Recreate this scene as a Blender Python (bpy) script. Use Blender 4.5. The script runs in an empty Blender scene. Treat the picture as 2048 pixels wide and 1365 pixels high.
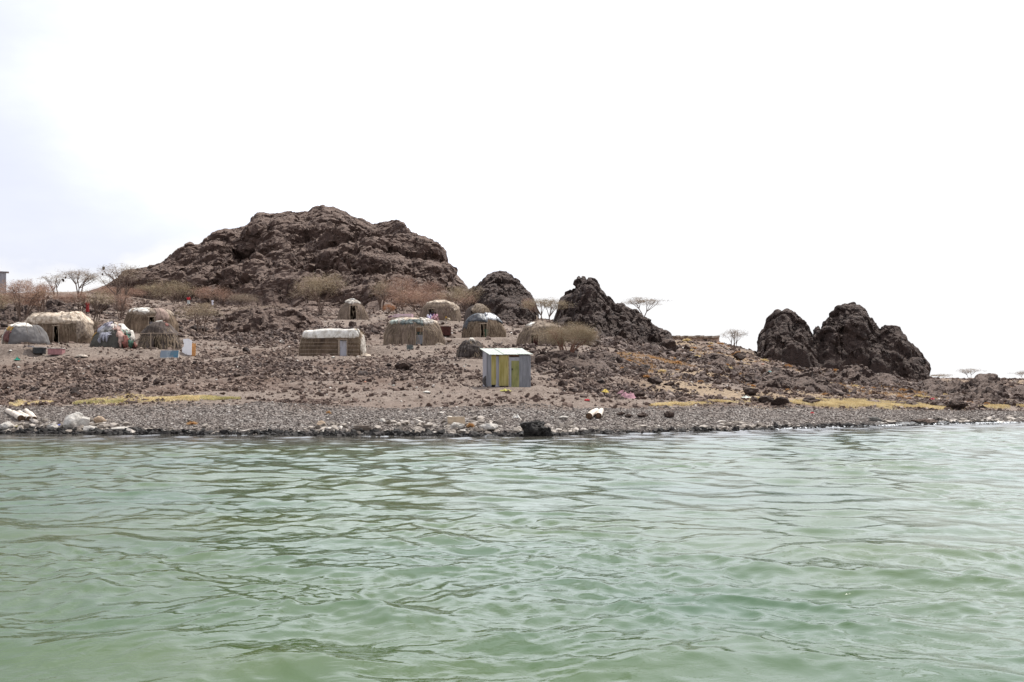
import bpy, math, random
import numpy as np
from mathutils import Vector, Matrix
random.seed(7)
rng = np.random.default_rng(7)
sc = bpy.context.scene
COL = sc.collection
R = math.radians

# ------------------------------------------------------------------ camera
F = 1991.0                 # focal length in photo pixels (2048 wide)
CAMZ = 2.0
HZ = 760.0                 # photo row of the true horizon
cam = bpy.data.cameras.new('camera')
cam.sensor_width = 36.0
cam.lens = 36.0 * F / 2048.0
cam.shift_y = (HZ - 682.5) / 2048.0
cam.clip_start = 0.1
cam.clip_end = 20000
camo = bpy.data.objects.new('camera', cam)
COL.objects.link(camo)
camo.location = (0, 0, CAMZ)
camo.rotation_euler = (R(90), 0, 0)
sc.camera = camo

# ------------------------------------------------------------------ light
SUN_EL, SUN_AZ = R(58), R(38)          # azimuth from +Y towards +X
w = bpy.data.worlds.new('World'); sc.world = w; w.use_nodes = True
nt = w.node_tree; nt.nodes.clear()
N = nt.nodes.new; L = nt.links.new
out = N('ShaderNodeOutputWorld'); bg = N('ShaderNodeBackground'); bg.inputs[1].default_value = 0.10
sky = N('ShaderNodeTexSky'); sky.sky_type = 'NISHITA'; sky.sun_disc = False
sky.sun_elevation = SUN_EL; sky.sun_rotation = SUN_AZ; sky.dust_density = 3.0; sky.air_density = 1.0
tc = N('ShaderNodeTexCoord')
sep = N('ShaderNodeSeparateXYZ'); L(tc.outputs['Generated'], sep.inputs[0])
# high thin cloud: flatten the direction so that the cloud streaks lie in layers
mp = N('ShaderNodeMapping'); mp.inputs['Scale'].default_value = (1.0, 1.0, 2.6); L(tc.outputs['Generated'], mp.inputs[0])
n1 = N('ShaderNodeTexNoise'); n1.inputs['Scale'].default_value = 1.7; n1.inputs['Detail'].default_value = 7; n1.inputs['Roughness'].default_value = 0.55
L(mp.outputs[0], n1.inputs[0])
# broad bright side of the sky towards the sun
dot = N('ShaderNodeVectorMath'); dot.operation = 'DOT_PRODUCT'
dot.inputs[1].default_value = (math.sin(R(18)) * math.cos(R(46)), math.cos(R(18)) * math.cos(R(46)), math.sin(R(46)))
nrm = N('ShaderNodeVectorMath'); nrm.operation = 'NORMALIZE'; L(tc.outputs['Generated'], nrm.inputs[0])
L(nrm.outputs[0], dot.inputs[0])
mr = N('ShaderNodeMapRange'); mr.inputs[1].default_value = 0.62; mr.inputs[2].default_value = 0.98; mr.inputs[3].default_value = 0.0; mr.inputs[4].default_value = 0.62
L(dot.outputs['Value'], mr.inputs[0])
ad = N('ShaderNodeMath'); ad.operation = 'ADD'; L(n1.outputs[0], ad.inputs[0]); L(mr.outputs[0], ad.inputs[1])
cr = N('ShaderNodeValToRGB'); L(ad.outputs[0], cr.inputs[0])
e = cr.color_ramp.elements
e[0].position = 0.40; e[0].color = (0.0, 0.0, 0.0, 1)
e[1].position = 1.0; e[1].color = (1, 1, 1, 1)
# pale veil colour (thin cloud) against full white cloud
pw = N('ShaderNodeMath'); pw.operation = 'POWER'; L(cr.outputs[0], pw.inputs[0]); pw.inputs[1].default_value = 2.4
veil = N('ShaderNodeMix'); veil.data_type = 'RGBA'; L(pw.outputs[0], veil.inputs[0])
veil.inputs[6].default_value = (9.4, 9.65, 10.9, 1); veil.inputs[7].default_value = (26.0, 27.0, 29.0, 1)
# a little true sky in it
mixs = N('ShaderNodeMix'); mixs.data_type = 'RGBA'; mixs.inputs[0].default_value = 0.82
L(sky.outputs[0], mixs.inputs[6]); L(veil.outputs[2], mixs.inputs[7])
# cumulus bank low on the horizon
mp2 = N('ShaderNodeMapping'); mp2.inputs['Scale'].default_value = (1, 1, 1.9); L(nrm.outputs[0], mp2.inputs[0])
n2 = N('ShaderNodeTexNoise'); n2.inputs['Scale'].default_value = 5.2; n2.inputs['Detail'].default_value = 8; n2.inputs['Roughness'].default_value = 0.5
L(mp2.outputs[0], n2.inputs[0])
lo = N('ShaderNodeMapRange'); L(sep.outputs[2], lo.inputs[0]); lo.inputs[1].default_value = 0.16; lo.inputs[2].default_value = 0.05; lo.inputs[3].default_value = 0.0; lo.inputs[4].default_value = 0.32
ad2 = N('ShaderNodeMath'); ad2.operation = 'ADD'; L(n2.outputs[0], ad2.inputs[0]); L(lo.outputs[0], ad2.inputs[1])
cr2 = N('ShaderNodeValToRGB'); L(ad2.outputs[0], cr2.inputs[0])
cr2.color_ramp.elements[0].position = 0.55; cr2.color_ramp.elements[0].color = (0, 0, 0, 1)
cr2.color_ramp.elements[1].position = 0.66; cr2.color_ramp.elements[1].color = (1, 1, 1, 1)
m3 = N('ShaderNodeMix'); m3.data_type = 'RGBA'; L(cr2.outputs[0], m3.inputs[0]); L(mixs.outputs[2], m3.inputs[6]); m3.inputs[7].default_value = (10.3, 10.3, 10.4, 1)
L(m3.outputs[2], bg.inputs[0]); L(bg.outputs[0], out.inputs[0])

sl = bpy.data.lights.new('sun', 'SUN'); sl.energy = 5.0; sl.angle = R(0.8); sl.color = (1.0, 0.955, 0.89)
so = bpy.data.objects.new('sun', sl); COL.objects.link(so)
sd = Vector((math.sin(SUN_AZ) * math.cos(SUN_EL), math.cos(SUN_AZ) * math.cos(SUN_EL), math.sin(SUN_EL)))
so.rotation_euler = sd.to_track_quat('Z', 'Y').to_euler()
so.location = (30, -20, 60)
sc.view_settings.view_transform = 'Standard'
try: sc.view_settings.look = 'None'
except Exception: pass
sc.view_settings.exposure = 0.0
sc.view_settings.gamma = 1.0
sc.view_settings.use_curve_mapping = False

# ------------------------------------------------------------------ numpy noise
def _h(ix, iy, iz, s):
    h = (ix.astype(np.int64) * 374761393 + iy.astype(np.int64) * 668265263 + iz.astype(np.int64) * 2147483647 + s * 1274126177) & 0xffffffff
    h = ((h ^ (h >> 13)) * 1274126177) & 0xffffffff
    h = ((h ^ (h >> 16)) * 2246822519) & 0xffffffff
    return ((h ^ (h >> 15)) & 0xffffff) / float(0xffffff)
def vn(P, s=0):
    P = np.asarray(P, float)
    i = np.floor(P); f = P - i; f = f * f * f * (f * (f * 6 - 15) + 10)
    i = i.astype(np.int64); x, y, z = i[..., 0], i[..., 1], i[..., 2]
    r = 0
    for a in (0, 1):
        wa = f[..., 0] if a else 1 - f[..., 0]
        for b in (0, 1):
            wb = f[..., 1] if b else 1 - f[..., 1]
            for c in (0, 1):
                wc = f[..., 2] if c else 1 - f[..., 2]
                r = r + wa * wb * wc * _h(x + a, y + b, z + c, s)
    return r * 2 - 1
def fbm(P, o=4, s=0, g=0.5):
    r = 0; a = 1.0; t = 0; P = np.asarray(P, float)
    for k in range(o):
        r = r + a * vn(P * (2.03 ** k) + 17.3 * k, s + k); t += a; a *= g
    return r / t
def worley(P, s=0, jit=0.95, vec=False):
    P = np.asarray(P, float); i = np.floor(P).astype(np.int64)
    sh = P.shape[:-1]; f1 = np.full(sh, 9.0); f2 = np.full(sh, 9.0); idv = np.zeros(sh); vx = np.zeros(sh); vy = np.zeros(sh); vz = np.zeros(sh)
    for a in (-1, 0, 1):
        for b in (-1, 0, 1):
            for c in (-1, 0, 1):
                x = i[..., 0] + a; y = i[..., 1] + b; z = i[..., 2] + c
                px = x + 0.5 + jit * (_h(x, y, z, s) - 0.5) - P[..., 0]
                py = y + 0.5 + jit * (_h(x, y, z, s + 1) - 0.5) - P[..., 1]
                pz = z + 0.5 + jit * (_h(x, y, z, s + 2) - 0.5) - P[..., 2]
                d = np.sqrt(px * px + py * py + pz * pz)
                near = d < f1
                f2 = np.where(near, f1, np.minimum(f2, d))
                idv = np.where(near, _h(x, y, z, s + 3), idv)
                vx = np.where(near, px, vx); vy = np.where(near, py, vy); vz = np.where(near, pz, vz)
                f1 = np.where(near, d, f1)
    if vec: return f1, f2, idv, (vx, vy, vz)
    return f1, f2, idv

# ------------------------------------------------------------------ helpers
def W(px, py, D):
    return Vector(((px - 1024) * D / F, D, CAMZ + (HZ - py) * D / F))
def sst(a, b, x):
    t = np.clip((x - a) / (b - a), 0, 1); return t * t * (3 - 2 * t)
def mesh(name, V, Fc, uv=None, smooth=False):
    V = np.asarray(V, np.float32).reshape(-1, 3)
    me = bpy.data.meshes.new(name)
    if isinstance(Fc, np.ndarray):
        n, k = Fc.shape
        me.vertices.add(len(V)); me.vertices.foreach_set('co', V.ravel())
        me.loops.add(n * k); me.loops.foreach_set('vertex_index', Fc.astype(np.int32).ravel())
        me.polygons.add(n); me.polygons.foreach_set('loop_start', np.arange(0, n * k, k, dtype=np.int32))
        me.polygons.foreach_set('loop_total', np.full(n, k, np.int32))
        me.update(calc_edges=True)
        idx = Fc.astype(np.int32).ravel()
    else:
        me.from_pydata([tuple(v) for v in V.tolist()], [], [tuple(f) for f in Fc])
        idx = np.array([i for f in Fc for i in f], np.int32)
    if uv is not None:
        l = me.uv_layers.new(name='UVMap'); l.data.foreach_set('uv', np.asarray(uv, np.float32)[idx].ravel())
    me.polygons.foreach_set('use_smooth', np.full(len(me.polygons), smooth))
    me.validate(); me.update()
    return me
def obj(name, me, mat=None, parent=None, loc=None, rz=None):
    o = bpy.data.objects.new(name, me); COL.objects.link(o)
    if mat is not None and len(me.materials) == 0: me.materials.append(mat)
    if parent is not None: o.parent = parent
    if loc is not None: o.location = loc
    if rz is not None: o.rotation_euler = (0, 0, rz)
    return o
def tag(o, label=None, cat=None, group=None, kind=None):
    if label: o['label'] = label
    if cat: o['category'] = cat
    if group: o['group'] = group
    if kind: o['kind'] = kind
    return o
def empty(name, loc, rz=0, label=None, cat=None, group=None):
    o = bpy.data.objects.new(name, None); COL.objects.link(o); o.location = loc; o.rotation_euler = (0, 0, rz)
    o.empty_display_size = 0.3
    return tag(o, label, cat, group)
def gridf(nu, nv, wrap=False):
    i = np.arange(nu if wrap else nu - 1); j = np.arange(nv - 1)
    I, J = np.meshgrid(i, j, indexing='ij')
    I2 = (I + 1) % nu
    return np.stack([I * nv + J, I2 * nv + J, I2 * nv + J + 1, I * nv + J + 1], -1).reshape(-1, 4)
class MB:
    def __init__(s): s.v = []; s.f = []
    def add(s, V, Fc):
        b = len(s.v); s.v += [tuple(map(float, p)) for p in V]; s.f += [tuple(int(i) + b for i in f) for f in Fc]; return s
    def box(s, c, sz, rz=0, rx=0, ry=0, taper=1.0, jit=0):
        M = Matrix.Rotation(rz, 4, 'Z') @ Matrix.Rotation(ry, 4, 'Y') @ Matrix.Rotation(rx, 4, 'X')
        V = []
        for z in (-.5, .5):
            k = taper if z > 0 else 1
            for x, y in ((-.5, -.5), (.5, -.5), (.5, .5), (-.5, .5)):
                p = M @ Vector((x * sz[0] * k, y * sz[1] * k, z * sz[2])) + Vector(c)
                if jit: p += Vector((random.uniform(-jit, jit), random.uniform(-jit, jit), random.uniform(-jit, jit)))
                V.append(p)
        return s.add(V, [(3, 2, 1, 0), (4, 5, 6, 7), (0, 1, 5, 4), (1, 2, 6, 5), (2, 3, 7, 6), (3, 0, 4, 7)])
    def tube(s, pts, rad, n=6, cap=True):
        pts = [Vector(p) for p in pts]; V = []; Fc = []
        if not hasattr(rad, '__len__'): rad = [rad] * len(pts)
        for i, p in enumerate(pts):
            t = (pts[min(i + 1, len(pts) - 1)] - pts[max(i - 1, 0)]).normalized()
            a = t.cross(Vector((0, 0, 1)) if abs(t.z) < .9 else Vector((1, 0, 0))).normalized(); b = t.cross(a)
            for k in range(n):
                an = 2 * math.pi * k / n
                V.append(p + (a * math.cos(an) + b * math.sin(an)) * rad[i])
        for i in range(len(pts) - 1):
            for k in range(n):
                Fc.append((i * n + k, i * n + (k + 1) % n, (i + 1) * n + (k + 1) % n, (i + 1) * n + k))
        if cap: Fc += [tuple(range(n)), tuple(range((len(pts) - 1) * n, len(pts) * n))[::-1]]
        return s.add(V, Fc)
    def mesh(s, name, smooth=False): return mesh(name, np.array(s.v), s.f, smooth=smooth)

# ------------------------------------------------------------------ materials
def mat(name):
    m = bpy.data.materials.new(name); m.use_nodes = True
    nt = m.node_tree; b = nt.nodes['Principled BSDF']
    return m, nt, b
def ramp(nt, src, stops):
    r = nt.nodes.new('ShaderNodeValToRGB'); el = r.color_ramp.elements
    while len(el) < len(stops): el.new(0.5)
    for k, (p, c) in enumerate(stops):
        el[k].position = p; el[k].color = (*c, 1) if len(c) == 3 else c
    nt.links.new(src, r.inputs[0]); return r.outputs[0]
def noise(nt, vec, scale, detail=5, rough=0.55, dist=0):
    n = nt.nodes.new('ShaderNodeTexNoise'); n.inputs['Scale'].default_value = scale; n.inputs['Detail'].default_value = detail
    n.inputs['Roughness'].default_value = rough; n.inputs['Distortion'].default_value = dist
    if vec is not None: nt.links.new(vec, n.inputs[0])
    return n.outputs[0]
def mapping(nt, vec, scale=(1, 1, 1), rot=(0, 0, 0)):
    m = nt.nodes.new('ShaderNodeMapping'); m.inputs['Scale'].default_value = scale; m.inputs['Rotation'].default_value = rot
    nt.links.new(vec, m.inputs[0]); return m.outputs[0]
def coord(nt, kind='Object'):
    t = nt.nodes.new('ShaderNodeTexCoord'); return t.outputs[kind]
def mix(nt, fac, a, b, mode='MIX'):
    m = nt.nodes.new('ShaderNodeMix'); m.data_type = 'RGBA'; m.blend_type = mode
    for k, v in ((0, fac), (6, a), (7, b)):
        if isinstance(v, (int, float)): m.inputs[k].default_value = v
        elif isinstance(v, tuple): m.inputs[k].default_value = (*v, 1) if len(v) == 3 else v
        else: nt.links.new(v, m.inputs[k])
    return m.outputs[2]
def bump(nt, b, h, strength=0.5, dist=0.05, prev=None):
    n = nt.nodes.new('ShaderNodeBump'); n.inputs['Strength'].default_value = strength; n.inputs['Distance'].default_value = dist
    nt.links.new(h, n.inputs['Height'])
    if prev is not None: nt.links.new(prev, n.inputs['Normal'])
    nt.links.new(n.outputs[0], b.inputs['Normal']); return n.outputs[0]
def simple(name, c1, c2, scale=6, rough=0.8, bstr=0.3, bd=0.02, spec=0.3, stretch=(1, 1, 1), metal=0, lo=.35, hi=.65):
    m, nt, b = mat(name); v = mapping(nt, coord(nt), stretch)
    n = noise(nt, v, scale, 6)
    nt.links.new(ramp(nt, n, [(lo, c1), (hi, c2)]), b.inputs['Base Color'])
    b.inputs['Roughness'].default_value = rough; b.inputs['Specular IOR Level'].default_value = spec; b.inputs['Metallic'].default_value = metal
    if bstr: bump(nt, b, noise(nt, v, scale * 3, 4), bstr, bd)
    return m
def rock_material(name, dark, mid, light, dust=0.6):
    m, nt, b = mat(name); v = coord(nt)
    big = noise(nt, v, 0.13, 5); med = noise(nt, v, 1.1, 8, 0.65)
    c = ramp(nt, med, [(0.30, dark), (0.52, mid), (0.74, light)])
    c = mix(nt, ramp(nt, big, [(0.35, (0, 0, 0)), (0.7, (1, 1, 1))]), c, mix(nt, 0.55, c, mid))
    # pale dust and gravel lying on ledges
    g = nt.nodes.new('ShaderNodeNewGeometry'); s = nt.nodes.new('ShaderNodeSeparateXYZ'); nt.links.new(g.outputs['Normal'], s.inputs[0])
    dn = nt.nodes.new('ShaderNodeMath'); dn.operation = 'MULTIPLY_ADD'; nt.links.new(noise(nt, v, 2.5, 6, 0.7), dn.inputs[0]); dn.inputs[1].default_value = 0.6; nt.links.new(s.outputs[2], dn.inputs[2])
    df = ramp(nt, dn.outputs[0], [(0.88, (0, 0, 0)), (1.15, (dust, dust, dust))])
    c = mix(nt, df, c, (0.19, 0.132, 0.100))
    nt.links.new(c, b.inputs['Base Color']); b.inputs['Roughness'].default_value = 0.85; b.inputs['Specular IOR Level'].default_value = 0.35
    vo = nt.nodes.new('ShaderNodeTexVoronoi'); vo.inputs['Scale'].default_value = 1.9; vo.feature = 'DISTANCE_TO_EDGE'
    wv = mix(nt, 0.25, v, noise(nt, v, 1.2, 4)); nt.links.new(mapping(nt, wv, (1, 1, 1.6), (0, R(18), 0)), vo.inputs['Vector'])
    p = bump(nt, b, ramp(nt, vo.outputs['Distance'], [(0, (0, 0, 0)), (0.12, (1, 1, 1))]), 0.7, 0.10)
    p = bump(nt, b, noise(nt, v, 3.0, 10, 0.7), 1.0, 0.30, p)
    return m
M = {}
M['rock'] = rock_material('dark_basalt', (0.032, 0.0185, 0.0135), (0.078, 0.046, 0.034), (0.150, 0.098, 0.075))
M['crag'] = rock_material('crag_basalt', (0.020, 0.0125, 0.0100), (0.043, 0.026, 0.020), (0.085, 0.055, 0.043), 0.2)
M['outcrop'] = rock_material('outcrop_basalt', (0.026, 0.0155, 0.012), (0.060, 0.037, 0.028), (0.12, 0.080, 0.062), 0.45)
M['wet'] = simple('wet_basalt', (0.012, 0.011, 0.010), (0.035, 0.031, 0.027), 4, 0.35, 0.8, 0.08, 0.5)

# reed matting: vertical straw by UV (u along wall in metres, v height)
def reed(name, dark, mid, light, fine=28):
    m, nt, b = mat(name); uv = coord(nt, 'UV')
    s1 = mapping(nt, uv, (fine, 1.2, 1)); s2 = mapping(nt, uv, (4.0, 1.6, 1))
    a = noise(nt, s1, 1.0, 3, 0.6); c = noise(nt, s2, 1.0, 5, 0.6)
    col = ramp(nt, a, [(0.28, dark), (0.5, mid), (0.72, light)])
    col = mix(nt, ramp(nt, c, [(0.40, (0, 0, 0)), (0.66, (0.75, 0.75, 0.75))]), col, dark)
    col = mix(nt, ramp(nt, noise(nt, coord(nt), 1.3, 6, .65), [(0.46, (0, 0, 0)), (0.62, (0.65, 0.65, 0.65))]), col, tuple(x * .8 for x in dark))
    nt.links.new(col, b.inputs['Base Color']); b.inputs['Roughness'].default_value = 0.9; b.inputs['Specular IOR Level'].default_value = 0.15
    bump(nt, b, a, 0.9, 0.03)
    return m
M['reed'] = reed('reed_brown', (0.065, 0.044, 0.030), (0.195, 0.140, 0.096), (0.38, 0.285, 0.20))
M['reed_grey'] = reed('reed_grey', (0.085, 0.062, 0.047), (0.24, 0.18, 0.138), (0.46, 0.37, 0.29))
M['reed_dark'] = reed('reed_weathered', (0.045, 0.035, 0.030), (0.11, 0.087, 0.075), (0.24, 0.195, 0.17))
M['sooty'] = reed('sooty_thatch', (0.025, 0.02, 0.017), (0.065, 0.052, 0.046), (0.20, 0.17, 0.155), 14)
M['thatch'] = simple('pale_thatch', (0.30, 0.23, 0.17), (0.66, 0.57, 0.46), 5, 0.9, 0.8, 0.05, 0.1, (1, 1, 1))
M['thatch_grey'] = simple('grey_thatch', (0.13, 0.10, 0.08), (0.38, 0.31, 0.24), 7, 0.9, 0.8, 0.05, 0.1)
M['white_cloth'] = simple('white_sacking', (0.46, 0.42, 0.36), (0.78, 0.76, 0.70), 4.5, 0.85, 0.5, 0.04, 0.2)
M['grime_cloth'] = simple('grimy_sacking', (0.20, 0.17, 0.14), (0.66, 0.62, 0.55), 5, 0.85, 0.5, 0.04, 0.2)
M['grey_cloth'] = simple('grey_blanket', (0.115, 0.108, 0.105), (0.17, 0.16, 0.155), 1.2, 0.9, 0.4, 0.04, 0.15)
M['black_sheet'] = simple('black_plastic', (0.016, 0.018, 0.023), (0.042, 0.047, 0.056), 2, 0.50, 0.5, 0.05, 0.5)
M['straw'] = simple('straw', (0.12, 0.088, 0.06), (0.36, 0.28, 0.195), 30, 0.9, 0, spec=0.1)
M['rope'] = simple('dark_rope', (0.06, 0.045, 0.035), (0.16, 0.12, 0.09), 20, 0.9, 0)
M['pole'] = simple('bare_pole', (0.24, 0.18, 0.13), (0.42, 0.34, 0.26), 12, 0.85, 0.3)
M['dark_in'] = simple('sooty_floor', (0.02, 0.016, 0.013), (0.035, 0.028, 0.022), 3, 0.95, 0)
def plain(name, c, rough=0.8, metal=0, var=0.25, scale=5):
    return simple(name, tuple(x * (1 - var) for x in c), tuple(min(1, x * (1 + var)) for x in c), scale, rough, 0.3, 0.02, 0.3, metal=metal)
M['zinc'] = simple('weathered_zinc', (0.17, 0.172, 0.185), (0.27, 0.272, 0.29), 2.2, 0.5, 0.1, 0.01, 0.5, (3, 3, .6), 0.35)
M['zinc_light'] = simple('pale_zinc', (0.30, 0.295, 0.32), (0.42, 0.41, 0.44), 2, 0.5, 0.1, 0.01, 0.5, (3, 3, .6), 0.25)
M['zinc_roof'] = simple('bleached_zinc_roof', (0.40, 0.43, 0.37), (0.62, 0.65, 0.57), 2, 0.45, 0.1, 0.01, 0.5, (1, 3, 1), 0.1)
M['yellow'] = simple('yellow_painted_sheet', (0.26, 0.22, 0.055), (0.41, 0.345, 0.14), 2.6, 0.6, 0.15, 0.01, 0.4, (3, 3, .5))
M['green_yellow'] = simple('green_yellow_sheet', (0.15, 0.165, 0.05), (0.31, 0.29, 0.11), 2.2, 0.6, 0.15, 0.01, 0.4, (2, 2, .8))

# ------------------------------------------------------------------ terrain
COLS = {  # photo column: (shore row, [(distance, row of the ground) ...])
 -700: (862, [(43,812),(50,790),(58,745),(65,710),(72,690),(85,665),(100,650),(130,625),(170,612),(220,612)]),
 0: (867, [(43,812),(50,781),(58,733),(63,697),(66,689),(72,678),(85,650),(100,628),(130,602),(170,587),(220,590)]),
 200: (869, [(42.5,812),(50,778),(58,731),(63,699),(68,690),(75,672),(95,640),(120,615),(150,598),(200,584),(260,590)]),
 400: (870, [(42.5,813),(50,775),(60,727),(70,695),(85,668),(110,635),(140,614),(160,607),(260,600)]),
 665: (871, [(42,815),(50,770),(60,730),(66,713),(80,670),(94,642),(115,627),(150,612),(260,612)]),
 880: (872, [(42,815),(50,772),(60,728),(70,694),(80,670),(92,644),(110,630),(140,620),(260,620)]),
 1000: (873, [(42,815),(50,776),(60,727),(68,703),(76,678),(90,652),(110,637),(140,632),(260,640)]),
 1130: (870, [(42.5,816),(50,783),(58,745),(66,713),(78,690),(95,657),(110,647),(140,652),(260,700)]),
 1300: (866, [(44,818),(50,793),(60,757),(75,722),(95,699),(115,684),(130,686),(150,702),(260,740)]),
 1450: (862, [(46,817),(54,790),(65,763),(80,733),(100,706),(120,685),(135,688),(160,705),(260,745)]),
 1600: (857, [(49,816),(58,792),(70,768),(90,745),(110,735),(130,740),(160,748),(260,756)]),
 1750: (852, [(52,822),(62,798),(75,778),(95,758),(110,750),(140,752),(260,757)]),
 1900: (848, [(54,822),(64,802),(80,785),(100,770),(120,764),(160,760),(260,758)]),
 2060: (845, [(55,825),(66,806),(85,785),(105,770),(125,764),(260,758)]),
 2750: (838, [(58,822),(70,802),(90,782),(110,768),(130,762),(260,758)]),
}
us = np.array([(k - 1024) / F for k in sorted(COLS)])
DG = np.arange(20, 700, 0.5)
TZ = []; SHORE = []; BEACH = []
for k in sorted(COLS):
    sh, pts = COLS[k]
    ds = CAMZ * F / (sh - HZ); SHORE.append(ds); BEACH.append(pts[0][0])
    dd = [10, ds - 5, ds] + [p[0] for p in pts] + [480, 700]
    zz = [-3, -1.3, 0] + [CAMZ + (HZ - p[1]) * p[0] / F for p in pts] + [2, 1.6]
    z = np.interp(DG, dd, zz)
    kk = np.ones(7) / 7; z = np.convolve(np.pad(z, 3, 'edge'), kk, 'valid')
    TZ.append(z)
TZ = np.array(TZ); SHORE = np.array(SHORE); BEACH = np.array(BEACH)
# denser smooth interpolation across columns
uf = np.linspace(us[0], us[-1], 240)
TZf = np.array([np.interp(uf, us, TZ[:, j]) for j in range(TZ.shape[1])]).T
kk = np.hanning(13); kk /= kk.sum()
TZf = np.array([np.convolve(np.pad(TZf[:, j], 6, 'edge'), kk, 'valid') for j in range(TZf.shape[1])]).T
PADS = []          # (x, y, z, rx, ry) level places
def base_z(x, y):
    x = np.asarray(x, float); y = np.asarray(y, float)
    u = np.clip(x / np.maximum(y, 1), uf[0], uf[-1] - 1e-6); D = np.clip(y, DG[0], DG[-1] - 1e-3)
    fu = (u - uf[0]) / (uf[1] - uf[0]); fd = (D - DG[0]) / 0.5
    i = np.clip(fu.astype(int), 0, len(uf) - 2); j = np.clip(fd.astype(int), 0, len(DG) - 2); a = fu - i; b = fd - j
    return (TZf[i, j] * (1 - a) * (1 - b) + TZf[i + 1, j] * a * (1 - b) + TZf[i, j + 1] * (1 - a) * b + TZf[i + 1, j + 1] * a * b)
def ground_z(x, y):
    x = np.asarray(x, float); y = np.asarray(y, float)
    z = base_z(x, y)
    P = np.stack([x, y, np.zeros_like(x)], -1)
    land = sst(0.1, 1.2, z)
    far = sst(300, 200, y)
    amp = (0.05 + 0.13 * land + 0.16 * sst(60, 100, y))
    n = fbm(P * 0.30, 4, 3) * amp * 1.3 + fbm(P * 1.1, 3, 9) * amp * 0.45
    n = n + 0.035 * fbm(P * 3.5, 2, 21) * land
    z = z + n * far
    for (cx, cy, cz, rx, ry) in PADS:
        q = np.sqrt(((x - cx) / rx) ** 2 + ((y - cy) / ry) ** 2)
        wgt = 1 - sst(1.0, 1.55, q)
        z = z * (1 - wgt) + (cz + 0.25 * n) * wgt
    return z
def GZ(x, y): return float(ground_z(np.array([x]), np.array([y]))[0])
def shore_d(u): return np.interp(u, us, SHORE)
def beach_d(u): return np.interp(u, us, BEACH)

# ------------------------------------------------------------------ where the huts stand: (left px, right px, top row, foot row, distance of centre, depth)
HUTS = {
 'grey':   (10, 93, 649, 690, 64.0, 2.6),
 'long':   (58, 180, 631, 688, 68.0, 3.0),
 'rag':    (184, 266, 649, 697, 65.0, 2.6),
 'mat':    (251, 352, 620, 669, 78.0, 3.2),
 'straw':  (279, 356, 646, 700, 65.0, 2.6),
 'small':  (674, 737, 601, 642, 95.0, 2.8),
 'white':  (606, 727, 660, 713, 67.0, 2.6),
 'tuft':   (766, 888, 639, 693, 73.0, 3.4),
 'back':   (838, 923, 603, 643, 94.0, 3.4),
 'behind': (927, 982, 611, 648, 90.0, 2.8),
 'black':  (925, 1011, 629, 676, 78.5, 3.2),
 'low':    (914, 968, 681, 719, 62.5, 2.2),
 'bush':   (1032, 1128, 645, 693, 73.5, 3.2),
}
HP = {}
for k, (a, b, t, f, D, dep) in HUTS.items():
    zb = CAMZ + (HZ - f) * (D - dep / 2) / F
    zt = CAMZ + (HZ - t) * D / F
    x = ((a + b) / 2 - 1024) * D / F; wd = (b - a) * D / F
    HP[k] = dict(x=x, y=D, z=zb, w=wd, d=dep, h=zt - zb)
    PADS.append((x, D - 0.3, zb, wd * 0.62 + 0.4, dep * 0.62 + 0.5))
SHED = dict(x=(1023 - 1024) * 50 / F, y=50.9, z=CAMZ + (HZ - 774) * 50 / F)
PADS.append((SHED['x'] - .2, SHED['y'], SHED['z'], 1.9, 1.6))

# ------------------------------------------------------------------ ground
ug = np.concatenate([np.linspace(-4, -0.86, 12), np.linspace(-0.8, -0.60, 24), np.linspace(-0.59, 0.59, 620), np.linspace(0.60, 0.8, 24), np.linspace(0.86, 4, 12)])
dg = np.concatenate([np.linspace(26, 33, 8), np.geomspace(33.3, 60, 210), np.geomspace(60.2, 130, 170), np.geomspace(131, 300, 70), np.geomspace(310, 6000, 26)])
U, D = np.meshgrid(ug, dg, indexing='ij')
X = U * D; Y = D
Zg = ground_z(X, Y)
def zones(X, Y, Z):
    u = X / Y
    P = np.stack([X, Y, np.zeros_like(X)], -1)
    nb = fbm(P * 0.35, 3, 41)
    bd = beach_d(u) + 1.8 * nb
    beach = sst(0.6, -0.6, Y - bd)
    path = 0.9 * sst(-0.02, 0.32, fbm(P * np.array([0.16, 0.26, 1]), 4, 55) - 0.02)
    # trodden band above the beach and level yards round the huts
    path = np.maximum(path, 0.75 * sst(7, 3, np.abs(Y - bd - 2.0)) * sst(-0.25, -0.05, u) * sst(0.16, 0.05, u))
    for (cx, cy, cz, rx, ry) in PADS:
        q = np.sqrt(((X - cx) / (rx + .5)) ** 2 + ((Y - cy + .6) / (ry + 1.2)) ** 2)
        path = np.maximum(path, 0.95 * (1 - sst(0.95, 1.35, q + 0.15 * nb)))
    grass = sst(0.0, 0.22, fbm(P * 0.22, 4, 77) + 0.02) * sst(0.10, 0.17, u) * sst(135, 110, Y)
    red = sst(-0.05, 0.3, fbm(P * 0.12, 3, 88)) * sst(-0.3, -0.42, u) * sst(60, 50, Y)
    return beach, path * (1 - beach), grass * (1 - beach), red * (1 - beach)
zb_, zp_, zg_, zr_ = zones(X, Y, Zg)
nu, nv = U.shape
gm = mesh('ground', np.stack([X, Y, Zg], -1).reshape(-1, 3), gridf(nu, nv), smooth=True)
ca = gm.color_attributes.new('zone', 'FLOAT_COLOR', 'POINT')
ca.data.foreach_set('color', np.stack([zb_, zp_, zg_, zr_], -1).astype(np.float32).ravel())

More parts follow.
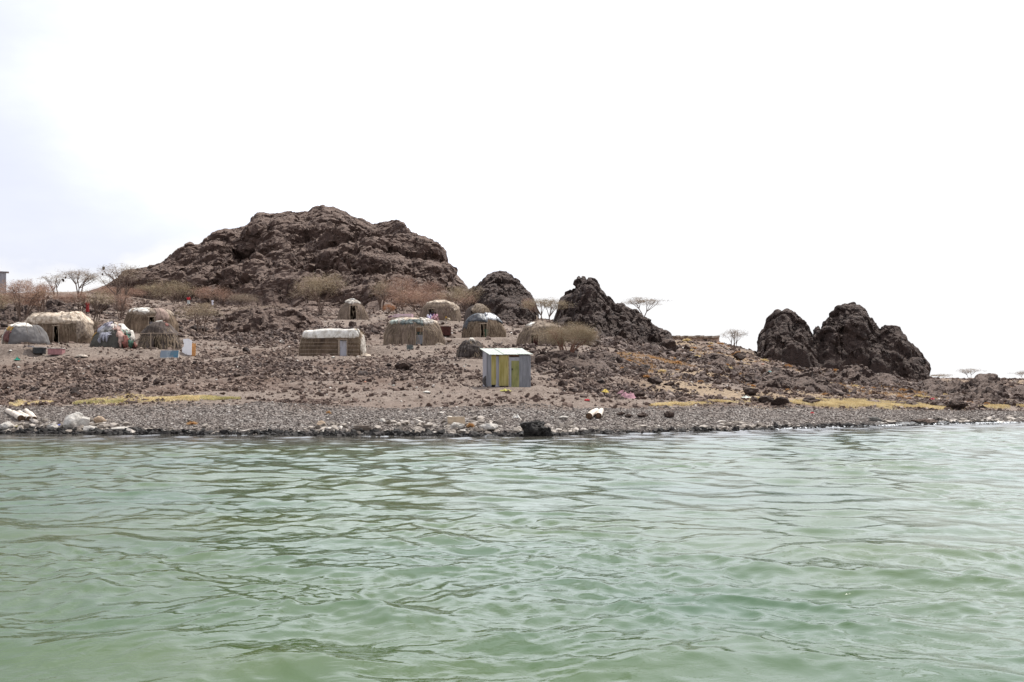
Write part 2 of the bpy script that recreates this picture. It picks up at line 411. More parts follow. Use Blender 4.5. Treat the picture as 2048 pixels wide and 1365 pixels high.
def ground_material():
    m, nt, b = mat('stony_ground'); v = coord(nt)
    at = nt.nodes.new('ShaderNodeAttribute'); at.attribute_name = 'zone'
    s = nt.nodes.new('ShaderNodeSeparateColor'); nt.links.new(at.outputs['Color'], s.inputs[0])
    # stony soil
    n_a = noise(nt, v, 2.2, 8, 0.7); n_b = noise(nt, v, 0.25, 4)
    soil = ramp(nt, n_a, [(0.36, (0.085, 0.056, 0.042)), (0.5, (0.160, 0.121, 0.098)), (0.66, (0.25, 0.195, 0.160))])
    soil = mix(nt, ramp(nt, n_b, [(0.4, (0, 0, 0)), (0.65, (0.5, 0.5, 0.5))]), soil, (0.145, 0.096, 0.072))
    sand = ramp(nt, noise(nt, v, 5.0, 8, 0.7), [(0.33, (0.140, 0.107, 0.086)), (0.55, (0.225, 0.180, 0.148)), (0.72, (0.34, 0.28, 0.235))])
    c = mix(nt, s.outputs[1], soil, sand)
    rd = ramp(nt, noise(nt, v, 3.0, 6, .6), [(.3, (0.125, 0.082, 0.062)), (.7, (0.235, 0.165, 0.128))])
    c = mix(nt, at.outputs['Alpha'], c, rd)
    gr = ramp(nt, noise(nt, v, 3.5, 6, .7), [(.36, (0.19, 0.138, 0.092)), (.62, (0.37, 0.275, 0.175))])
    gf = nt.nodes.new('ShaderNodeMath'); gf.operation = 'MULTIPLY'; nt.links.new(s.outputs[2], gf.inputs[0]); gf.inputs[1].default_value = 0.8
    c = mix(nt, gf.outputs[0], c, gr)
    # shingle beach
    vo = nt.nodes.new('ShaderNodeTexVoronoi'); vo.inputs['Scale'].default_value = 14; nt.links.new(v, vo.inputs['Vector'])
    sc_ = nt.nodes.new('ShaderNodeSeparateColor'); nt.links.new(vo.outputs['Color'], sc_.inputs[0])
    peb = ramp(nt, sc_.outputs[0], [(0.0, (0.085, 0.070, 0.062)), (0.5, (0.165, 0.143, 0.128)), (0.86, (0.25, 0.222, 0.20)), (0.97, (0.48, 0.45, 0.41))])
    peb = mix(nt, ramp(nt, noise(nt, v, 0.8, 5), [(0.4, (0, 0, 0)), (0.7, (0.55, 0.55, 0.55))]), peb, (0.215, 0.172, 0.145))
    c = mix(nt, s.outputs[0], c, peb)
    # wet edge
    sx = nt.nodes.new('ShaderNodeSeparateXYZ'); nt.links.new(v, sx.inputs[0])
    wa = nt.nodes.new('ShaderNodeMath'); wa.operation = 'MULTIPLY_ADD'; nt.links.new(noise(nt, v, 1.5, 4), wa.inputs[0]); wa.inputs[1].default_value = -0.16; nt.links.new(sx.outputs[2], wa.inputs[2])
    wet = ramp(nt, wa.outputs[0], [(0.0, (1, 1, 1)), (0.07, (0, 0, 0))])
    c = mix(nt, wet, c, (0.035, 0.032, 0.028))
    nt.links.new(c, b.inputs['Base Color']); b.inputs['Roughness'].default_value = 0.93; b.inputs['Specular IOR Level'].default_value = 0.15
    p = bump(nt, b, noise(nt, v, 3.5, 10, 0.75), 0.9, 0.14)
    bump(nt, b, vo.outputs['Distance'], 0.5, 0.03, p)
    return m
go = obj('ground', gm, ground_material()); tag(go, kind='structure')

# ------------------------------------------------------------------ water
def make_water():
    yf = np.concatenate([np.geomspace(2.4, 6.0, 50), np.geomspace(6.03, 62, 600)])
    ufv = np.concatenate([np.linspace(-0.98, -0.62, 90)[:-1], np.linspace(-0.62, 0.62, 560), np.linspace(0.62, 0.98, 90)[1:]])
    Uw, Yw = np.meshgrid(ufv, yf, indexing='ij')
    Xw = Uw * (Yw + 1.5)
    rg = np.random.default_rng(11)
    Zw = np.zeros_like(Xw); DX = np.zeros_like(Xw); DY = np.zeros_like(Xw)
    P = np.stack([Xw, Yw, np.zeros_like(Xw)], -1)
    wx = Xw + 0.35 * fbm(P * 0.45, 2, 5); wy = Yw + 0.45 * fbm(P * 0.5, 2, 6)
    patch = 0.50 + 1.10 * sst(-0.30, 0.40, fbm(P * np.array([0.22, 0.30, 1]), 3, 31))
    dy = np.gradient(Yw, axis=1)
    for k in range(96):
        lam = 0.14 * (2.3 / 0.14) ** rg.random()
        ang = rg.normal(0, 0.52) + 0.16
        if lam < 0.7: ang = rg.normal(0, 0.9)
        kx, ky = math.sin(ang) * 2 * math.pi / lam, math.cos(ang) * 2 * math.pi / lam
        ph = rg.random() * 6.283
        a = 0.0049 * lam ** 1.0 * rg.uniform(0.4, 1.3) * (0.80 if lam < 1.1 else 0.80)
        if lam < 0.8: a = a * 0.75 * (patch if lam < 0.8 else 1)
        att = sst(2.2, 5.0, lam / np.maximum(dy, 1e-3))
        t = kx * wx + ky * wy + ph
        Zw += a * np.cos(t) * att
        q = 0.8 * a * np.sin(t) * att
        DX -= q * math.sin(ang); DY -= q * math.cos(ang)
    edge = sst(0.98, 0.92, np.abs(Uw)) * sst(2.4, 3.2, Yw) * sst(62, 58, Yw)
    sh = sst(0.0, 16.0, shore_d(Xw / Yw) - Yw); near = 0.66 + 0.34 * sh
    V = np.stack([Xw + DX * edge * near, Yw + DY * edge * near, Zw * edge * near], -1)
    a, b = Uw.shape
    Fc = gridf(a, b)
    V = V.reshape(-1, 3)
    # calm skirt to the horizon behind and beside
    x0 = 0.98 * (2.4 + 1.5); x1 = 0.98 * 63.5; Bg = 5000
    base = len(V)
    idx = lambda i, j: i * b + j
    sk = [(-x0, 2.4), (x0, 2.4), (x1, 62), (-x1, 62), (-Bg, -Bg), (Bg, -Bg), (Bg, 62), (-Bg, 62), (-Bg, 2.4), (Bg, 2.4)]
    V = np.concatenate([V, np.array([(x, y, 0) for x, y in sk])])
    f = [(base + 4, base + 5, base + 9, base + 1), (base + 4, base + 1, base + 0, base + 8), (base + 8, base + 0, base + 3, base + 7), (base + 1, base + 9, base + 6, base + 2)]
    me = mesh('water', V, np.concatenate([Fc, np.array(f)]), smooth=True)
    XY = V[:, :2]; shal = sst(9.0, 0.5, shore_d(np.clip(XY[:, 0] / np.maximum(XY[:, 1], 1), -.8, .8)) - XY[:, 1]) * (XY[:, 1] > 3)
    ca = me.color_attributes.new('shallow', 'FLOAT_COLOR', 'POINT'); ca.data.foreach_set('color', np.stack([shal] * 3 + [np.ones_like(shal)], -1).astype(np.float32).ravel())
    m, nt, bs = mat('green_lake_water'); v = coord(nt)
    nn = noise(nt, mapping(nt, v, (0.10, 0.16, 1)), 1.0, 4)
    c = ramp(nt, nn, [(0.35, (0.052, 0.084, 0.020)), (0.68, (0.042, 0.086, 0.050))])
    at = nt.nodes.new('ShaderNodeAttribute'); at.attribute_name = 'shallow'; c = mix(nt, at.outputs['Fac'], c, (0.060, 0.056, 0.048))
    # murky water: light scattered back from below the surface does not follow the ripples, the mirror image does
    df = nt.nodes.new('ShaderNodeBsdfDiffuse'); nt.links.new(c, df.inputs[0]); upn = nt.nodes.new('ShaderNodeCombineXYZ'); upn.inputs[2].default_value = 1; nt.links.new(upn.outputs[0], df.inputs['Normal'])
    gl = nt.nodes.new('ShaderNodeBsdfGlossy'); gl.inputs['Roughness'].default_value = 0.04
    fr = nt.nodes.new('ShaderNodeFresnel'); fr.inputs[0].default_value = 1.34
    mx = nt.nodes.new('ShaderNodeMixShader'); nt.links.new(fr.outputs[0], mx.inputs[0]); nt.links.new(df.outputs[0], mx.inputs[1]); nt.links.new(gl.outputs[0], mx.inputs[2])
    nt.links.new(mx.outputs[0], nt.nodes['Material Output'].inputs[0])
    p = bump(nt, bs, noise(nt, mapping(nt, v, (2.6, 4.6, 1), (0, 0, R(8))), 1.0, 4, 0.60, 0.6), 0.42, 0.020)
    p = bump(nt, bs, noise(nt, mapping(nt, v, (9, 15, 1), (0, 0, R(-12))), 1.0, 3, 0.5, 0.4), 0.28, 0.005, p)
    nt.links.new(p, gl.inputs['Normal']); nt.links.new(p, fr.inputs['Normal'])
    nt.nodes.remove(bs)
    o = obj('water', me, m); tag(o, kind='structure')
make_water()

# ------------------------------------------------------------------ rock masses
def massif(name, sil, Dc, D0, back, nu, nvf, nvb, lumps, m, wob=3, seed=1, prof=(0.75, 1.5), strata=None, crest_keep=0.35, sink=0.7, hs=2.0):
    sil = np.array(sil, float)
    px = np.linspace(sil[0, 0], sil[-1, 0], nu)
    py = np.interp(px, sil[:, 0], sil[:, 1])
    fD = (lambda v: np.interp(px, [q[0] for q in v], [q[1] for q in v])) if hasattr(D0, '__len__') else (lambda v: np.full(nu, float(v)))
    d0 = fD(D0)
    dc = np.interp(px, [q[0] for q in Dc], [q[1] for q in Dc]) if hasattr(Dc, '__len__') else np.full(nu, float(Dc))
    dc = dc + wob * fbm(np.stack([px / 60, px * 0, px * 0 + seed], -1), 3, seed)
    dc = np.maximum(dc, d0 + 0.6)
    zc = CAMZ + (HZ - py) * dc / F
    t = np.concatenate([np.linspace(0, 1, nvf), 1 + np.linspace(0, 1, nvb + 1)[1:]])
    T, PX = np.meshgrid(t, px); nn = len(t)
    D0_ = d0[:, None]; DC = dc[:, None]; ZC = zc[:, None]
    tf = np.clip(T, 0, 1); tb = np.clip(T - 1, 0, 1)
    Dm = D0_ + (DC - D0_) * tf + back * tb
    Xm = (PX - 1024) / F * Dm
    zf = ground_z((px - 1024) / F * d0, d0)[:, None] - sink
    zbk = ground_z((px - 1024) / F * (dc + back), dc + back)[:, None] - sink
    ZC = np.maximum(ZC, zf + 0.05)
    pn = 0.5 + 0.9 * fbm(np.stack([PX / 70, T * 3, PX * 0], -1), 3, seed + 9)
    pn = np.clip(pn, 0, 1)
    Pf = (tf ** prof[0]) * (1 - pn) + (tf ** prof[1]) * pn
    Zm = zf + (ZC - zf) * Pf
    Zm = np.where(T > 1, ZC + (zbk - ZC) * (tb ** 0.9), Zm)
    V = np.stack([Xm, Dm, Zm], -1)
    def normals(V):
        du = np.gradient(V, axis=0); dv = np.gradient(V, axis=1)
        n = np.cross(du, dv); n /= np.linalg.norm(n, axis=-1, keepdims=True) + 1e-9
        return n
    n0 = normals(V)
    up = np.array([0, -0.35, 0.55])
    keep = (crest_keep + (1 - crest_keep) * sst(0.0, 0.30, np.abs(T - 1))) * sst(-0.02, 0.16, T) 
    sp_ = np.linspace(0, 1, nu)[:, None]; hh = np.clip((ZC - zf) / hs, 0.12, 1) * sst(-0.02, 0.10, sp_) * sst(1.02, 0.93, sp_)
    for (s, amp, st, dip, kind) in lumps:
        C = V.copy(); c_, s_ = math.cos(dip), math.sin(dip)
        q = np.stack([C[..., 0] * c_ - C[..., 2] * s_, C[..., 1], C[..., 0] * s_ + C[..., 2] * c_], -1)
        q = q / (np.array(st) * s)
        q = q + 0.30 * np.stack([fbm(q * 1.3, 2, seed + 3), fbm(q * 1.3, 2, seed + 5), fbm(q * 1.3, 2, seed + 7)], -1)
        f1, f2, idv, wv_ = worley(q, seed + int(s * 10), vec=True)
        fr_ = lambda k_: (idv * k_) % 1.0 - 0.5
        tilt = wv_[0] * fr_(1543.31) + wv_[1] * fr_(771.7) + wv_[2] * (fr_(2711.9) - 0.25)
        if kind == 'lump': d = (0.45 - f1 ** 2 * 1.1) + 0.5 * (idv - 0.5) + 0.5 * tilt
        elif kind == 'crack': d = np.minimum(f2 - f1, 0.14) * 1.6 - 0.15 + 0.55 * (idv - 0.5) + 2.0 * tilt
        else: d = (np.clip((f2 - f1) * 2.2, 0, 1) - 0.5) + 0.8 * (idv - 0.5)
        n = normals(V)
        kp = keep if amp > 1.2 else (0.42 * sst(-0.02, 0.16, T) + 0.58 * keep)
        V = V + n * (d * amp * kp * hh)[..., None]
    if strata:
        per, amp, dip = strata
        q = (V[..., 2] + V[..., 0] * dip + 1.2 * fbm(V * 0.12, 3, seed + 40)) / per
        fr = q - np.floor(q)
        sd_ = sst(0, 0.75, fr) * sst(1.0, 0.8, fr)
        V = V + np.array([0, -1, 0.15]) * (sd_ * amp * keep * hh * (0.4 + 0.8 * (vn(V * 0.1, 3) * .5 + .5)))[..., None]
    V = V + normals(V) * ((fbm(V * 1.4, 3, seed + 60) * 0.22 + fbm(V * 0.5, 2, seed + 61) * 0.30) * (0.5 + 0.5 * keep) * sst(-0.02, 0.16, T) * hh)[..., None]
    me = mesh(name, V.reshape(-1, 3), gridf(nu, nn), smooth=False)
    return obj(name, me, m)

D1 = R(-12)
hill_sil = [(150,590),(170,584),(200,575),(235,563),(262,552),(275,540),(290,536),(310,531),(330,525),(342,515),(356,506),(380,496),(410,489),(420,480),(440,468),(455,464),(480,462),(500,455),(508,441),(517,428),(527,427),(540,433),(560,430),(585,428),(610,424),(617,426),(625,417),(645,412),(665,416),(672,418),(690,425),(700,431),(720,436),(735,443),(748,449),(758,449),(768,446),(783,445),(800,444),(812,450),(825,462),(850,472),(862,482),(874,490),(887,499),(892,520),(894,540),(908,547),(925,560),(936,576),(950,600),(962,622)]
hl = massif('hill', hill_sil, [(150,190),(400,205),(750,205),(962,170)], [(150,186),(220,182),(300,166),(400,150),(480,142),(620,134),(760,130),(962,126)], 50, 760, 300, 30,
    [(15, 4.6, (1.6, 1.3, 0.75), D1, 'lump'), (7, 2.3, (1.5, 1.2, 0.7), D1, 'lump'), (3.2, 0.55, (1.5, 1.2, 0.7), D1, 'crack'), (1.3, 0.38, (1.5, 1.2, 0.7), D1, 'crack')],
    M['rock'], wob=5, seed=4, strata=(6.5, 0.9, 0.16), crest_keep=0.22, hs=9.0)
tag(hl, kind='structure')
L_st = [(4.5, 0.75, (.8, .9, 2.2), .2, 'crack'), (1.9, 0.26, (.6, .9, 2.6), .25, 'crack'), (0.7, 0.12, (.7, 1, 2.0), .25, 'crack')]
c2 = massif('rock_crag', [(926,602),(934,582),(948,573),(960,562),(974,548),(988,545),(1004,546),(1022,551),(1030,560),(1048,572),(1058,585),(1063,598),(1070,618),(1078,640)], 126, 112, 12, 150, 90, 20, L_st, M['crag'], 1.5, 12, (0.45, 0.9))
tag(c2, 'rounded dark rock crag just right of the big hill, behind the black roofed hut', 'rock')
c2b = massif('rock_crag', [(972,652),(985,628),(1000,612),(1012,603),(1030,604),(1045,615),(1058,632),(1070,655)], 103, 96, 8, 120, 60, 14, L_st, M['crag'], 1.0, 15, (0.5, 1.0))
tag(c2b, 'lower dark outcrop in front of the rounded crag, right of the black roofed hut', 'rock')
c3 = massif('rock_crag', [(1106,642),(1118,600),(1122,592),(1131,586),(1143,579),(1150,575),(1152,556),(1157,553),(1161,557),(1167,551),(1172,556),(1178,553),(1184,557),(1190,566),(1203,580),(1212,590),(1226,601),(1230,606),(1238,610),(1243,604),(1250,609),(1262,621),(1270,618),(1280,630),(1295,640),(1312,652),(1322,660),(1334,668),(1342,678),(1350,692)], 108, [(1106,98),(1200,93),(1350,100)], 9, 300, 110, 22,
    [(5, 1.0, (.7, 1, 1.9), .25, 'crack'), (2.2, 0.42, (.6, 1, 2.2), .3, 'crack'), (0.8, 0.15, (.7, 1, 1.8), .3, 'crack')], M['crag'], 1.5, 21, (0.5, 1.1), None, 0.18)
tag(c3, 'jagged dark crag with a notched pinnacle top, sloping down to the right', 'rock')
c4 = massif('rock_crag', [(1513,716),(1519,690),(1520,668),(1533,657),(1537,640),(1554,628),(1570,622),(1582,620),(1588,628),(1598,633),(1615,648),(1621,665),(1628,690),(1638,722),(1648,745)], 112, 104, 9, 190, 120, 22, L_st, M['crag'], 1.2, 33, (0.35, 0.7))
tag(c4, 'upright dark crag standing left of the tallest rock on the right shore', 'rock')
c5 = massif('rock_crag', [(1622,740),(1627,660),(1630,653),(1637,651),(1643,660),(1647,642),(1658,631),(1674,627),(1677,617),(1690,611),(1706,609),(1718,612),(1732,625),(1745,642),(1756,655),(1762,668),(1770,690),(1785,745)], 114, 106, 9, 230, 130, 22, L_st, M['crag'], 1.2, 37, (0.33, 0.65))
tag(c5, 'tallest steep dark rock with a domed top on the right', 'rock')
c6 = massif('rock_crag', [(1735,745),(1748,662),(1758,655),(1770,651),(1785,652),(1798,658),(1804,670),(1812,680),(1825,690),(1838,706),(1848,727),(1858,748)], 112, 105, 9, 170, 100, 22, L_st, M['crag'], 1.0, 43, (0.4, 0.8))
tag(c6, 'lower rounded rock leaning against the right side of the tallest crag', 'rock')
LO = [(1.6, 0.50, (1.3, 1, .8), -.15, 'crack'), (0.7, 0.22, (1.2, 1, .9), -.15, 'crack')]
OUT = [
 ([(428,664),(442,642),(470,624),(500,616),(530,616),(570,617),(605,628),(640,645),(660,664)], 89, 81, 6, 150, 46, 71, 'rock', 'broad low brown rock mound between the leftward huts and the white roofed hut', 0.75),
 ([(-90,655),(-40,632),(0,614),(40,606),(80,604),(95,612),(112,602),(125,606),(145,622),(170,632)], 92, 84, 7, 150, 40, 77, 'crag', 'dark rock outcrop under the thorn trees behind the long pale roofed hut', 0.7),
 ([(1045,738),(1062,712),(1085,700),(1110,704),(1150,712),(1190,722),(1225,742)], 62, 57.5, 3, 130, 40, 81, 'crag', 'low heap of dark rock beneath the spreading thorn bush', 0.8),
 ([(1170,735),(1190,715),(1210,705),(1235,712),(1262,738)], 69, 65, 3, 60, 24, 83, 'crag', 'dark rock heap right of the spreading thorn bush', 0.7),
 ([(1478,792),(1490,778),(1510,762),(1530,748),(1552,742),(1568,738),(1580,748),(1590,752),(1603,745),(1612,740),(1622,738),(1630,752),(1648,757),(1660,768),(1672,788)], 68, 60.5, 4, 170, 60, 91, 'crag', 'jagged dark outcrop on the slope below the upright crag', 0.65),
 ([(1668,752),(1685,741),(1700,737),(1716,732),(1735,742),(1760,752),(1790,758),(1812,772),(1822,785)], 84, 75, 4, 110, 40, 95, 'crag', 'rubbly dark outcrop at the foot of the tallest crag', 0.7),
 ([(1822,806),(1835,782),(1850,764),(1870,758),(1890,768),(1915,764),(1930,775),(1950,762),(1962,753),(1975,751),(1990,753),(2000,768),(2030,778),(2060,766),(2120,770),(2180,800)], 82, 64, 8, 220, 60, 97, 'crag', 'long dark boulder ridge reaching the right end of the shore', 0.7),
 ([(1330,796),(1352,784),(1380,774),(1405,768),(1425,770),(1442,780),(1458,797)], 61.5, 57.5, 3, 80, 26, 99, 'rock', 'smooth brown mound of rock right of the rock draped with pink cloth', 0.9),
 ([(1412,742),(1418,718),(1430,711),(1450,709),(1466,716),(1480,735),(1490,745)], 81, 77, 3, 60, 24, 101, 'crag', 'squat dark outcrop on the grassy slope left of the upright crag', 0.6),
]
for (sil, dc, d0, bk, nu_, nv_, sd_, mt, lab, pr) in OUT:
    o = massif('rock_outcrop', sil, dc, d0, bk, nu_, nv_, 12, LO, M['outcrop' if mt == 'crag' else mt], 0.8, sd_, (pr, pr + .4), None, 0.45, 0.35)
    tag(o, lab, 'rock')

# ------------------------------------------------------------------ loose stones
def stone_mat(name, stops):
    m, nt, b = mat(name); oi = nt.nodes.new('ShaderNodeObjectInfo')
    c = ramp(nt, oi.outputs['Random'], stops)
    c = mix(nt, ramp(nt, noise(nt, coord(nt), 3, 4), [(.35, (0, 0, 0)), (.7, (0.5, 0.5, 0.5))]), c, tuple(x * .6 for x in stops[1][1]))
    nt.links.new(c, b.inputs['Base Color']); b.inputs['Roughness'].default_value = 0.85; b.inputs['Specular IOR Level'].default_value = 0.3
    return m
M['stone'] = stone_mat('loose_basalt', [(0, (0.048, 0.030, 0.023)), (0.4, (0.115, 0.075, 0.057)), (0.75, (0.19, 0.135, 0.106)), (1, (0.31, 0.245, 0.20))])
M['rubble'] = stone_mat('dark_rubble', [(0, (0.034, 0.021, 0.017)), (0.45, (0.078, 0.051, 0.040)), (0.8, (0.145, 0.104, 0.084)), (1, (0.26, 0.205, 0.172))])
M['shingle'] = stone_mat('grey_shingle', [(0, (0.075, 0.062, 0.054)), (0.45, (0.155, 0.128, 0.110)), (0.8, (0.25, 0.212, 0.185)), (1, (0.55, 0.51, 0.46))])
M['pale_stone'] = stone_mat('lime_crusted_stone', [(0, (0.12, 0.098, 0.08)), (0.4, (0.25, 0.215, 0.18)), (0.8, (0.42, 0.37, 0.32)), (1, (0.62, 0.57, 0.51))])
M['black_stone'] = stone_mat('wet_black_stone', [(0, (0.010, 0.009, 0.008)), (0.45, (0.022, 0.020, 0.018)), (0.8, (0.04, 0.036, 0.032)), (1, (0.07, 0.06, 0.055))])
def scatter(name, pts, scl, m, seed, sub=1, ns=0.55):
    n = len(pts)
    me = bpy.data.meshes.new(name); me.vertices.add(n); me.vertices.foreach_set('co', np.asarray(pts, np.float32).ravel())
    a = me.attributes.new('scl', 'FLOAT_VECTOR', 'POINT'); a.data.foreach_set('vector', np.asarray(scl, np.float32).ravel())
    r_ = me.attributes.new('rot', 'FLOAT_VECTOR', 'POINT')
    rr = rng.random((n, 3)) * np.array([0.7, 0.7, 6.283]); r_.data.foreach_set('vector', rr.astype(np.float32).ravel())
    me.materials.append(m)
    o = bpy.data.objects.new(name, me); COL.objects.link(o)
    g = bpy.data.node_groups.new(name, 'GeometryNodeTree')
    g.interface.new_socket('Geometry', in_out='INPUT', socket_type='NodeSocketGeometry'); g.interface.new_socket('Geometry', in_out='OUTPUT', socket_type='NodeSocketGeometry')
    gi = g.nodes.new('NodeGroupInput'); gout = g.nodes.new('NodeGroupOutput')
    ico = g.nodes.new('GeometryNodeMeshIcoSphere'); ico.inputs['Radius'].default_value = 0.5; ico.inputs['Subdivisions'].default_value = sub
    sp = g.nodes.new('GeometryNodeSetPosition'); nz = g.nodes.new('ShaderNodeTexNoise'); nz.inputs['Scale'].default_value = 1.7
    ps = g.nodes.new('GeometryNodeInputPosition'); va = g.nodes.new('ShaderNodeVectorMath'); va.operation = 'ADD'; va.inputs[1].default_value = (seed * 3.1, seed * 1.7, seed)
    g.links.new(ps.outputs[0], va.inputs[0]); g.links.new(va.outputs[0], nz.inputs['Vector'])
    vs = g.nodes.new('ShaderNodeVectorMath'); vs.operation = 'SUBTRACT'; vs.inputs[1].default_value = (.5, .5, .5); g.links.new(nz.outputs['Color'], vs.inputs[0])
    vm = g.nodes.new('ShaderNodeVectorMath'); vm.operation = 'SCALE'; vm.inputs['Scale'].default_value = ns * 2; g.links.new(vs.outputs[0], vm.inputs[0])
    g.links.new(ico.outputs[0], sp.inputs['Geometry']); g.links.new(vm.outputs[0], sp.inputs['Offset'])
    sm = g.nodes.new('GeometryNodeSetMaterial'); sm.inputs['Material'].default_value = m; g.links.new(sp.outputs[0], sm.inputs[0])
    mpn = g.nodes.new('GeometryNodeMeshToPoints'); g.links.new(gi.outputs[0], mpn.inputs[0])
    iop = g.nodes.new('GeometryNodeInstanceOnPoints'); g.links.new(mpn.outputs[0], iop.inputs['Points']); g.links.new(sm.outputs[0], iop.inputs['Instance'])
    for nm, sock in (('scl', 'Scale'), ('rot', 'Rotation')):
        na = g.nodes.new('GeometryNodeInputNamedAttribute'); na.data_type = 'FLOAT_VECTOR'; na.inputs['Name'].default_value = nm
        if nm == 'rot':
            er = g.nodes.new('FunctionNodeEulerToRotation'); g.links.new(na.outputs[0], er.inputs[0]); g.links.new(er.outputs[0], iop.inputs[sock])
        else: g.links.new(na.outputs[0], iop.inputs[sock])
    g.links.new(iop.outputs[0], gout.inputs[0])
    md = o.modifiers.new('stones', 'NODES'); md.node_group = g
    tag(o, kind='stuff')
    return o
def sample(n, d0, d1, u0=-0.62, u1=0.62):
    u = rng.uniform(u0, u1, n); d = np.sqrt(rng.uniform(d0 ** 2, d1 ** 2, n))
    return u * d, d, u
def hutfree(x, y, pad=0.0):
    ok = np.ones(len(x), bool)
    for k, h in HP.items():
        ok &= ((x - h['x']) / (h['w'] / 2 + .1 + pad)) ** 2 + ((y - h['y']) / (h['d'] / 2 + .1 + pad)) ** 2 > 1
    ok &= ~((abs(x - SHED['x']) < 1.5 + pad) & (abs(y - SHED['y']) < 1.3 + pad))
    return ok
# scree over the slope
def scree(name, n, d0, d1, s0, s1, m, seed, dens=1.0):
    x, y, u = sample(n, d0, d1)
    z = ground_z(x, y); be, pa, gr, re = zones(x, y, z)
    P = np.stack([x, y, 0 * x], -1)
    cl = sst(-0.15, 0.35, fbm(P * 0.45, 3, 99))
    p = (0.16 + 0.84 * cl) * (1 - 0.80 * pa) * (1 - be) * (1 - .55 * gr) * dens
    k = (rng.random(n) < p) & hutfree(x, y) & (y > beach_d(u) + .3)
    x, y, z = x[k], y[k], z[k]
    s = s0 * (s1 / s0) ** (rng.random(len(x)) ** 2.6)
    scl = s[:, None] * np.stack([rng.uniform(.8, 1.4, len(x)), rng.uniform(.7, 1.2, len(x)), rng.uniform(.45, .85, len(x))], -1)
    scatter(name, np.stack([x, y, z + s * 0.10], -1), scl, m, seed)
scree('scree_stones', 170000, 42, 75, 0.05, 0.34, M['stone'], 1)
scree('slope_rubble', 130000, 75, 155, 0.11, 0.55, M['stone'], 2)
# dense fields of broken rock: (column, distance, half width, half depth, how many, largest)
FIELDS = [(1235, 88, 6.5, 9, 2600, .95), (1330, 92, 4, 9, 900, .7), (1150, 61, 4.2, 4.5, 1500, .6), (1215, 68, 3, 4, 700, .6), (1450, 77, 4, 6, 800, .6), (1570, 67, 5, 6, 1700, .75), (1650, 80, 6, 6, 1100, .75), (1400, 63, 3, 3, 350, .6),
          (1760, 84, 6, 6, 1600, .8), (1940, 78, 8, 9, 1500, .7), (1830, 95, 5, 12, 500, .7), (545, 80, 7, 8, 1700, .6), (725, 82, 1.6, 6, 450, .6), (150, 49, 5, 5, 650, .32), (60, 56, 5, 3, 200, .35),
          (730, 55, 7, 5, 650, .32), (1250, 52, 4, 4, 700, .40), (1060, 72, 3, 6, 500, .5), (500, 58, 5, 6, 800, .38), (350, 110, 14, 14, 1500, .7), (90, 112, 12, 16, 1500, .8), (1020, 98, 4, 8, 700, .8), (1640, 92, 5, 8, 700, .7),
          (880, 62, 3, 3, 250, .3), (2080, 62, 4, 5, 900, .6), (1890, 57.5, 2.5, 2, 300, .6)]
PT = []; SC = []
for (px_, d_, rx_, ry_, n_, mx_) in FIELDS:
    n_ = int(n_ * 1.7)
    a_ = rng.uniform(0, 6.283, n_); q_ = np.sqrt(rng.random(n_)) * (1 + .35 * np.sin(a_ * 3 + px_)); x = (px_ - 1024) / F * d_ + rx_ * q_ * np.cos(a_); y = d_ + ry_ * q_ * np.sin(a_)
    k_ = hutfree(x, y, .25) & (rng.random(n_) < 1.15 - .8 * q_); x, y = x[k_], y[k_]; z = ground_z(x, y)
    s_ = 0.10 * (mx_ * .8 / 0.10) ** (rng.random(len(x)) ** 2.1)
    PT.append(np.stack([x, y, z + s_ * .15], -1)); SC.append(s_[:, None] * np.stack([rng.uniform(.8, 1.5, len(x)), rng.uniform(.8, 1.2, len(x)), rng.uniform(.5, 1.0, len(x))], -1))
scatter('rock_rubble', np.concatenate(PT), np.concatenate(SC), M['rubble'], 8)
# pale stones mixed in
x, y, u = sample(5200, 42, 110); z = ground_z(x, y); k = hutfree(x, y) & (y > beach_d(u)); x, y, z = x[k], y[k], z[k]
s = 0.05 * (0.16 / 0.05) ** (rng.random(len(x)) ** 2) * (y / 50)
scatter('pale_pebbles', np.stack([x, y, z + s * .15], -1), s[:, None] * np.array([1.2, 1, .6]), M['pale_stone'], 3)
# beach shingle
n = 60000
u = rng.uniform(-0.56, 0.56, n); sd0 = shore_d(u); bd0 = beach_d(u)
y = sd0 - 0.3 + (bd0 - sd0 + 0.8) * rng.random(n); x = u * y; z = ground_z(x, y)
s = 0.035 * (0.13 / 0.035) ** (rng.random(n) ** 3.2)
scatter('beach_shingle', np.stack([x, y, z + s * .1], -1), s[:, None] * np.stack([rng.uniform(.8, 1.3, n), rng.uniform(.8, 1.2, n), rng.uniform(.4, .8, n)], -1), M['shingle'], 4)
# black wet stones along the waterline and lime crusted stones above them
n = 5200
u = rng.uniform(-0.56, 0.56, n); u[:1200] = rng.uniform(0.30, 0.56, 1200); sd0 = shore_d(u)
y = sd0 + rng.normal(0.05, 0.28, n) + 0.25 * fbm(np.stack([u * 60, 0 * u, 0 * u], -1), 2, 3); x = u * y; z = ground_z(x, y)
s = 0.08 * (0.30 / 0.08) ** (rng.random(n) ** 2.2)
scatter('waterline_stones', np.stack([x, y, z + s * .15], -1), s[:, None] * np.stack([rng.uniform(.9, 1.6, n), rng.uniform(.8, 1.2, n), rng.uniform(.5, .9, n)], -1), M['black_stone'], 5)
n = 9500
u = rng.uniform(-0.56, 0.56, n); u[:2600] = rng.uniform(-.14, .012, 2600); u[1800:2500] = rng.uniform(-.46, -.38, 700); sd0 = shore_d(u)
P = np.stack([u * 22, 0 * u, 0 * u], -1)
